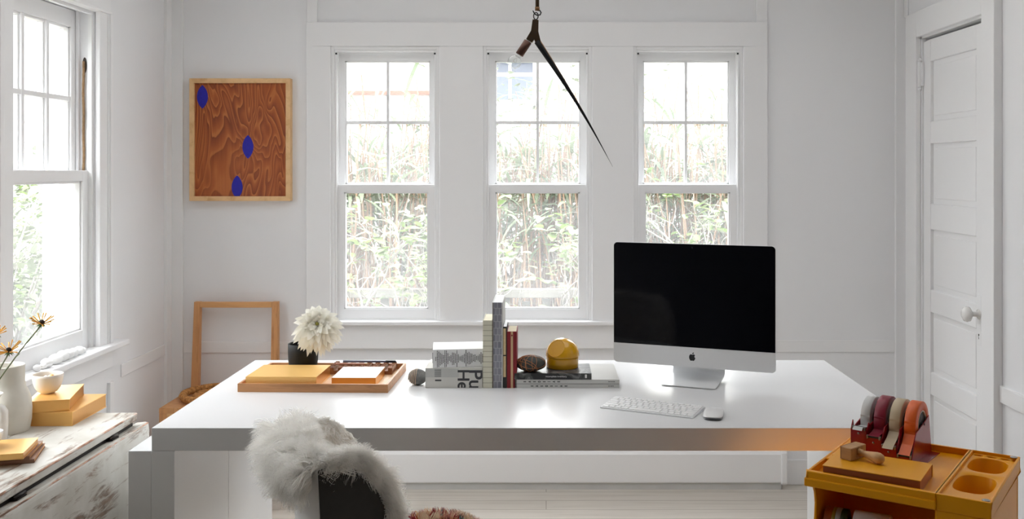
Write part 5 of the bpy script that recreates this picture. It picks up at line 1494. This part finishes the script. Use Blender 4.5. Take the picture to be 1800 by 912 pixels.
for k in range(4):
    xa = -W4/2+k*ln; nm, col, ro_ = tcol[k]
    mt = plain(nm+' tape', col, ro_, var=0.03)
    ro = (0.051, 0.057, 0.055, 0.055)[k]; ri = 0.030
    rl = thing('tape_roll', {0: 'silver grey tape roll, leftmost in the red dispenser', 1: 'crimson tape roll second from left in the red dispenser', 2: 'beige tape roll third from left in the red dispenser', 3: 'orange tape roll at the right end of the red dispenser'}[k], 'tape roll', tw(-0.083, 0.107, TFL+0.0004), RZ-R(4), 'tape rolls in the red dispenser')
    hwid = (0.0120, 0.0135, 0.0130, 0.0135)[k]; xc = xa+ln*0.5+0.001
    cz_ = 0.083; cyv = 0.016
    Mx = Matrix.Translation((xc, cyv, cz_)) @ Matrix.Rotation(math.pi/2, 4, 'Y')
    MB().lathe([(ri+0.003, -hwid), (ro-0.0012, -hwid), (ro, -hwid+0.0012), (ro, hwid-0.0012), (ro-0.0012, hwid), (ri+0.003, hwid), (ri+0.003, -hwid)], 56, M=Mx, cap=False).build('tape_winding', mt, rl)
    MB().lathe([(ri, -hwid-0.0004), (ri+0.003, -hwid-0.0004), (ri+0.003, hwid+0.0004), (ri, hwid+0.0004), (ri, -hwid-0.0004)], 48, M=Mx, cap=False).build('core', plain('pale card core', sr(206, 204, 196), 0.7), rl)
    MB().lathe([(0.004, -hwid+0.002), (ri-0.0003, -hwid+0.002), (ri-0.0003, hwid-0.002), (0.004, hwid-0.002)], 40, M=Mx, cap=False).build('hub', plain('black hub', (0.03, 0.03, 0.032, 1), 0.45), rl)
    # free end running down to the blade
    a0 = R(196); p0 = (cyv+ro*math.cos(a0), cz_+ro*math.sin(a0)); p1 = (yfr-0.004, tops[k]+0.0045)
    mid = ((p0[0]+p1[0])/2+0.003, (p0[1]+p1[1])/2-0.001)
    a1 = R(165); pre = (cyv+(ro+0.0004)*math.cos(a1), cz_+(ro+0.0004)*math.sin(a1))
    line = [pre, (p0[0]-0.0006, p0[1]), mid, p1] + ([(yfr-0.012, tops[k]-0.002)] if k in (0, 2) else [])
    m = MB(); vs = []; fs = []
    for i, (yy, z) in enumerate(line):
        wv_ = hwid*0.98
        vs += [(xc-wv_, yy, z), (xc+wv_, yy, z), (xc+wv_, yy-0.0005, z-0.0005), (xc-wv_, yy-0.0005, z-0.0005)]
    for i in range(len(line)-1):
        for q in range(4): fs.append((i*4+q, i*4+(q+1) % 4, i*4+4+(q+1) % 4, i*4+4+q))
    fs += [(3, 2, 1, 0), tuple((len(line)-1)*4+q for q in range(4))]
    m.add(vs, fs); m.build('tape_end', mt, rl)
# rolls stored in the niche
def niche_roll(label, u_, v_, r, hw_, bands):
    o = thing('tape_roll', label, 'tape roll', tw(u_, v_, NZ+r+0.0004), RZ+R(6), 'tape rolls in the trolley niche')
    x = -hw_
    for (w_, c_) in bands:
        MB().lathe([(r*0.55, 0), (r-0.001, 0), (r, 0.001), (r, w_-0.0012), (r-0.001, w_-0.0002), (r*0.55, w_-0.0002), (r*0.55, 0)], 44, M=Matrix.Translation((x, 0, 0)) @ Matrix.Rotation(math.pi/2, 4, 'Y'), cap=False).build('tape_band', c_, o)
        x += w_
niche_roll('stack of orange, silver and green tape rolls lying in the trolley niche', -0.150, -0.115, 0.0365, 0.026, [(0.018, plain('rust tape', sr(170, 84, 40), 0.4)), (0.008, plain('olive tape', sr(150, 130, 40), 0.4)), (0.012, plain('silver tape', sr(170, 170, 168), 0.35)), (0.014, plain('dark green tape', sr(46, 62, 34), 0.4))])
niche_roll('wide white tape roll lying in the trolley niche', -0.070, -0.110, 0.0375, 0.040, [(0.080, plain('white tape', sr(214, 208, 204), 0.4))])

# ------------------------------------------------------------------ the garden outside
GZ = -0.25
GRD = Mat('dry garden ground', sr(150, 140, 118), 0.95)
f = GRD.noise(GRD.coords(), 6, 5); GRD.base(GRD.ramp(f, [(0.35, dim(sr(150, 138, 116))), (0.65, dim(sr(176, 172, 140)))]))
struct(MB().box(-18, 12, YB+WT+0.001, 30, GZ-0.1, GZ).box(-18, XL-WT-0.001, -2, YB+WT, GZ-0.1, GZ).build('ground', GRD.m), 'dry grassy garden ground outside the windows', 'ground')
def leafmat(name, a, b, trans=0.35):
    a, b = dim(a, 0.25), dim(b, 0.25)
    m = Mat(name, a, 0.55, spec=0.3); f = m.noise(m.coords(), 5, 3); c = m.ramp(f, [(0.3, a), (0.7, b)]); m.base(c)
    t = m.n.new('ShaderNodeBsdfTranslucent'); m.l.new(c, t.inputs['Color'])
    mx = m.n.new('ShaderNodeMixShader'); mx.inputs[0].default_value = trans
    out = m.n['Material Output']; m.l.new(m.p.outputs[0], mx.inputs[1]); m.l.new(t.outputs[0], mx.inputs[2]); m.l.new(mx.outputs[0], out.inputs['Surface'])
    return m.m
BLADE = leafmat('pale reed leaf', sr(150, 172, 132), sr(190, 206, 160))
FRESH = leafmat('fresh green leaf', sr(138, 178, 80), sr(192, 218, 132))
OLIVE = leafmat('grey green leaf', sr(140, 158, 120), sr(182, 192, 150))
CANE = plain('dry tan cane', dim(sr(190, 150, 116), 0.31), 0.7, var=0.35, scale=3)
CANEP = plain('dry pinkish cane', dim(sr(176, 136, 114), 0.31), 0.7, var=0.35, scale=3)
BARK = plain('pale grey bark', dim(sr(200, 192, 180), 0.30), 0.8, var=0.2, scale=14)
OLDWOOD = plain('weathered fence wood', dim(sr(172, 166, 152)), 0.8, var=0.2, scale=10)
def blade(m, p, d, L_, w_, droop, g, n=5):
    side = d.cross(Vector((0, 0, 1)))
    side = side.normalized() if side.length > 1e-3 else Vector((1, 0, 0))
    side = (side+Vector((g.uniform(-.4, .4), g.uniform(-.4, .4), g.uniform(-.3, .3)))).normalized()
    vs = []; fs = []
    for i in range(n+1):
        t = i/n; ww = w_*(math.sin(math.pi*min(0.995, 0.15+0.85*t))**0.8)
        vs += [p-side*ww, p+side*ww]
        d = (d+Vector((0, 0, -droop/n))).normalized(); p = p+d*(L_/n)
    for i in range(n): fs.append((2*i, 2*i+1, 2*i+3, 2*i+2))
    m.add(vs, fs, True)
def reed_clump(x, y, seed, label, h=(1.5, 2.45), nc=52, nl=230, cane=CANE, spread=0.40):
    g = random.Random(seed); t = thing('reed_clump', label, 'reeds', (x, y, GZ), 0, 'dry reed clumps beyond the back windows')
    mc = MB(); ml = MB()
    for k in range(nc):
        p = Vector((g.gauss(0, spread*0.6), g.gauss(0, spread*0.35), 0)); hh = g.uniform(*h)
        lean = Vector((g.gauss(0, 0.09), g.gauss(0, 0.06), 1)); pts = []; q = p.copy()
        for i in range(6):
            pts.append(q.copy()); q = q+lean.normalized()*(hh/5); lean += Vector((g.gauss(0, 0.05), g.gauss(0, 0.05), 0))
        r0 = g.uniform(0.006, 0.014); mc.tube(pts, [r0*(1-0.10*i) for i in range(6)], 5, cap=False)
        for _ in range(int(nl/nc+0.5)):
            i = g.uniform(2.6, 4.99); a = pts[int(i)].lerp(pts[int(i)+1] if int(i) < 5 else pts[5], i-int(i))
            th = g.uniform(0, 6.283); blade(ml, a, Vector((math.cos(th)*0.8, math.sin(th)*0.8, g.uniform(0.3, 1.3))).normalized(), g.uniform(0.25, 0.66), g.uniform(0.009, 0.021), g.uniform(0.6, 1.9), g)
    mc.build('canes', cane, t); ml.build('leaves', BLADE, t)
def bare_shrub(x, y, seed, label, h=1.5, leaves=60, lm=FRESH, name='bare_shrub', stems=6, group='bare branching shrubs close to the house', r0=0.014):
    g = random.Random(seed); t = thing(name, label, 'shrub', (x, y, GZ), 0, group)
    mb = MB(); ml = MB()
    def grow(p, d, L_, r, dep):
        pts = [p.copy()]; dd = d.copy(); q = p.copy()
        for i in range(5):
            dd = (dd+Vector((g.gauss(0, 0.25), g.gauss(0, 0.22), g.gauss(0.03, 0.16)))).normalized(); q = q+dd*(L_/5); pts.append(q.copy())
        mb.tube(pts, [r*(1-0.13*i) for i in range(6)], 5, cap=False)
        if dep > 0:
            for _ in range(3):
                i = g.randint(2, 5); th = g.uniform(0, 6.283)
                grow(pts[i], (dd+Vector((math.cos(th)*0.9, math.sin(th)*0.7, g.uniform(-0.2, 0.6)))).normalized(), L_*g.uniform(0.45, 0.7), r*0.52, dep-1)
        elif g.random() < leaves/100:
            for _ in range(g.randint(2, 5)):
                i = g.randint(2, 5); th = g.uniform(0, 6.283)
                blade(ml, pts[i], Vector((math.cos(th), math.sin(th), g.uniform(-0.2, 0.8))).normalized(), g.uniform(0.05, 0.10), g.uniform(0.016, 0.032), 0.6, g, 3)
    for k in range(stems):
        th = g.uniform(0, 6.283)
        grow(Vector((math.cos(th)*0.08, math.sin(th)*0.05, 0)), Vector((math.cos(th)*0.55, math.sin(th)*0.35, 1)).normalized(), h*g.uniform(0.5, 0.8), r0*g.uniform(0.7, 1.1), 3)
    mb.build('branches', BARK, t)
    if ml.f: ml.build('leaves', lm, t)
def leafy_bush(x, y, seed, label, r=(0.7, 0.5, 0.7), n=900, lm=OLIVE, z0=0.6, group='pale bushes outside the left window', ls=(0.07, 0.14)):
    g = random.Random(seed); t = thing('leafy_bush', label, 'bush', (x, y, GZ), 0, group)
    ml = MB(); mb = MB()
    for k in range(n):
        d = Vector((g.gauss(0, 1), g.gauss(0, 1), g.gauss(0, 1))).normalized(); q = g.random()**0.35
        p = Vector((d.x*r[0]*q, d.y*r[1]*q, z0+d.z*r[2]*q))
        if p.z < 0.02: continue
        blade(ml, p, (d+Vector((g.gauss(0, .5), g.gauss(0, .5), g.gauss(0.3, .5)))).normalized(), g.uniform(*ls), g.uniform(0.015, 0.034), 0.8, g, 3)
    for k in range(9):
        a = g.uniform(0, 6.28); mb.tube([(0.05*math.cos(a), 0.05*math.sin(a), 0), (r[0]*0.3*math.cos(a), r[1]*0.3*math.sin(a), z0*0.7), (r[0]*0.6*math.cos(a), r[1]*0.6*math.sin(a), z0+r[2]*0.4)], [0.015, 0.011, 0.004], 5)
    mb.build('branches', BARK, t); ml.build('leaves', lm, t)

# low wooden fence beyond the back windows
fn = thing('garden_fence', 'low weathered picket fence in the garden beyond the back windows', 'fence', (0, 7.15, GZ))
MB().box(-3.6, 3.6, -0.03, 0.03, 0.735, 0.80).build('rail', OLDWOOD, fn, bevel=0.004)
MB().box(-3.6, 3.6, -0.02, 0.02, 0.16, 0.22).build('rail', OLDWOOD, fn, bevel=0.004)
for k in range(49):
    x = -3.6+k*0.15
    MB().box(x-0.03, x+0.03, 0.021, 0.036, 0.0, 0.72+0.02*math.sin(k*2.1)).build('picket', OLDWOOD, fn)
RL = [(-2.55, 8.2, 'tan'), (-1.95, 8.6, 'pink'), (-1.45, 7.9, 'tan'), (-0.95, 8.5, 'pink'), (-0.45, 7.9, 'tan'), (0.05, 8.4, 'pink'), (0.55, 7.85, 'tan'), (1.0, 8.3, 'tan'), (1.45, 7.8, 'tan'), (1.95, 8.4, 'pink'), (2.5, 7.9, 'tan'), (3.1, 8.5, 'pink')]
nth = ['leftmost', 'second', 'third', 'fourth', 'fifth', 'sixth', 'seventh', 'eighth', 'ninth', 'tenth', 'eleventh', 'rightmost']
for i, (x, y, c) in enumerate(RL):
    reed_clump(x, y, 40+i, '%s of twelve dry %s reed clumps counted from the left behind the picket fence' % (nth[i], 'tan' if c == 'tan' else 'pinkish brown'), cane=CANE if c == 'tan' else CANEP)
SH = [(-1.35, 6.15, 'bare branching shrub outside the left of the back windows', 70), (-0.62, 6.5, 'bare branching shrub between the left and middle back windows', 50), (-0.05, 6.1, 'bare branching shrub outside the middle back window', 80), (0.75, 6.4, 'bare branching shrub between the middle and right back windows', 50), (1.25, 6.3, 'leafier branching shrub outside the right back window', 100)]
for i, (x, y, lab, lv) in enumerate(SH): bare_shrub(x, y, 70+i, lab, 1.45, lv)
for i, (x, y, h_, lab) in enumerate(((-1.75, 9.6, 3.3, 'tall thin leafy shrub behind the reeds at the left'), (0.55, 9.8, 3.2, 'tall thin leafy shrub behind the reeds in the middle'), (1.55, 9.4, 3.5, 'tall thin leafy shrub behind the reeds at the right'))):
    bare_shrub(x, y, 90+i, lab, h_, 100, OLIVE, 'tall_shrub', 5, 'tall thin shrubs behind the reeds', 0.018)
TANLEAF = leafmat('dry beige leaf', sr(186, 164, 132), sr(206, 190, 158))
for i, (x, r_, lm_) in enumerate(((-2.9, 0.95, TANLEAF), (-1.55, 0.95, OLIVE), (-0.25, 0.9, TANLEAF), (0.95, 0.95, OLIVE), (2.15, 0.95, TANLEAF), (3.4, 0.95, OLIVE))):
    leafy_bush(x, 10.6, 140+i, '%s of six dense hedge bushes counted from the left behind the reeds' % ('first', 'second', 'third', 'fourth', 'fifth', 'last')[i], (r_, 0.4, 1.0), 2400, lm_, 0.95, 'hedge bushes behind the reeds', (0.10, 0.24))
# left garden
for i, (x, y, r, lab, lm) in enumerate(((-4.3, 7.6, (0.8, 0.7, 0.8), 'nearest pale bush seen through the left window', OLIVE), (-5.2, 8.6, (1.0, 0.8, 1.0), 'wide pale bush behind the nearest one outside the left window', FRESH), (-4.4, 9.4, (0.9, 0.8, 1.1), 'pale bush farthest along the house outside the left window', OLIVE), (-6.4, 9.8, (1.2, 1.0, 1.3), 'largest pale bush far outside the left window', OLIVE))):
    leafy_bush(x, y, 110+i, lab, r, 1300, lm, r[2]*0.9)
bare_shrub(-3.45, 6.6, 120, 'bare branching shrub outside the left window', 1.5, 60, FRESH, group='bare shrubs outside the left window')
bare_shrub(-3.9, 6.9, 121, 'taller bare branching shrub behind another outside the left window', 1.9, 40, FRESH, group='bare shrubs outside the left window')
w = MB().box(-6.5, -2.6, 5.95, 6.10, 0, 0.42).build('garden_wall', plain('white rendered garden wall', (0.8, 0.8, 0.78, 1), 0.8), None, bevel=0.01, loc=(0, 0, GZ))
tag(w, 'low white garden wall outside the left window', 'garden wall')
# white neighbouring house
hs = thing('house', 'white clapboard house with a small grey window far beyond the back windows', 'house', (-0.4, 15.0, GZ))
HWH = Mat('white clapboards', (0.82, 0.82, 0.82, 1), 0.7)
MB().box(-7, 5.0, 0, 5, 0, 3.6).build('house_wall', HWH.m, hs)
MB().prism([(-0.45, 3.6), (5.45, 3.6), (2.5, 5.8)], 'x', -7.3, 5.3).build('roof', plain('pale shingles', sr(220, 216, 212), 0.9), hs)
wx, wz = -0.16, 3.06
MB().box(wx-0.42, wx+0.42, -0.05, 0.0, wz-0.36, wz+0.55).build('window_frame', TRIM, hs)
for a in (-1, 1):
    for b_ in (0, 1):
        MB().box(wx+a*0.19-0.165, wx+a*0.19+0.165, -0.056, -0.05, wz-0.30+b_*0.42, wz+0.06+b_*0.42).build('pane', plain('grey pane', sr(78, 86, 104), 0.3), hs)
MB().box(-6.9, -0.9, -0.08, 0.0, 2.84, 2.90).build('gutter', plain('faded red trim', sr(150, 64, 44), 0.7), hs)
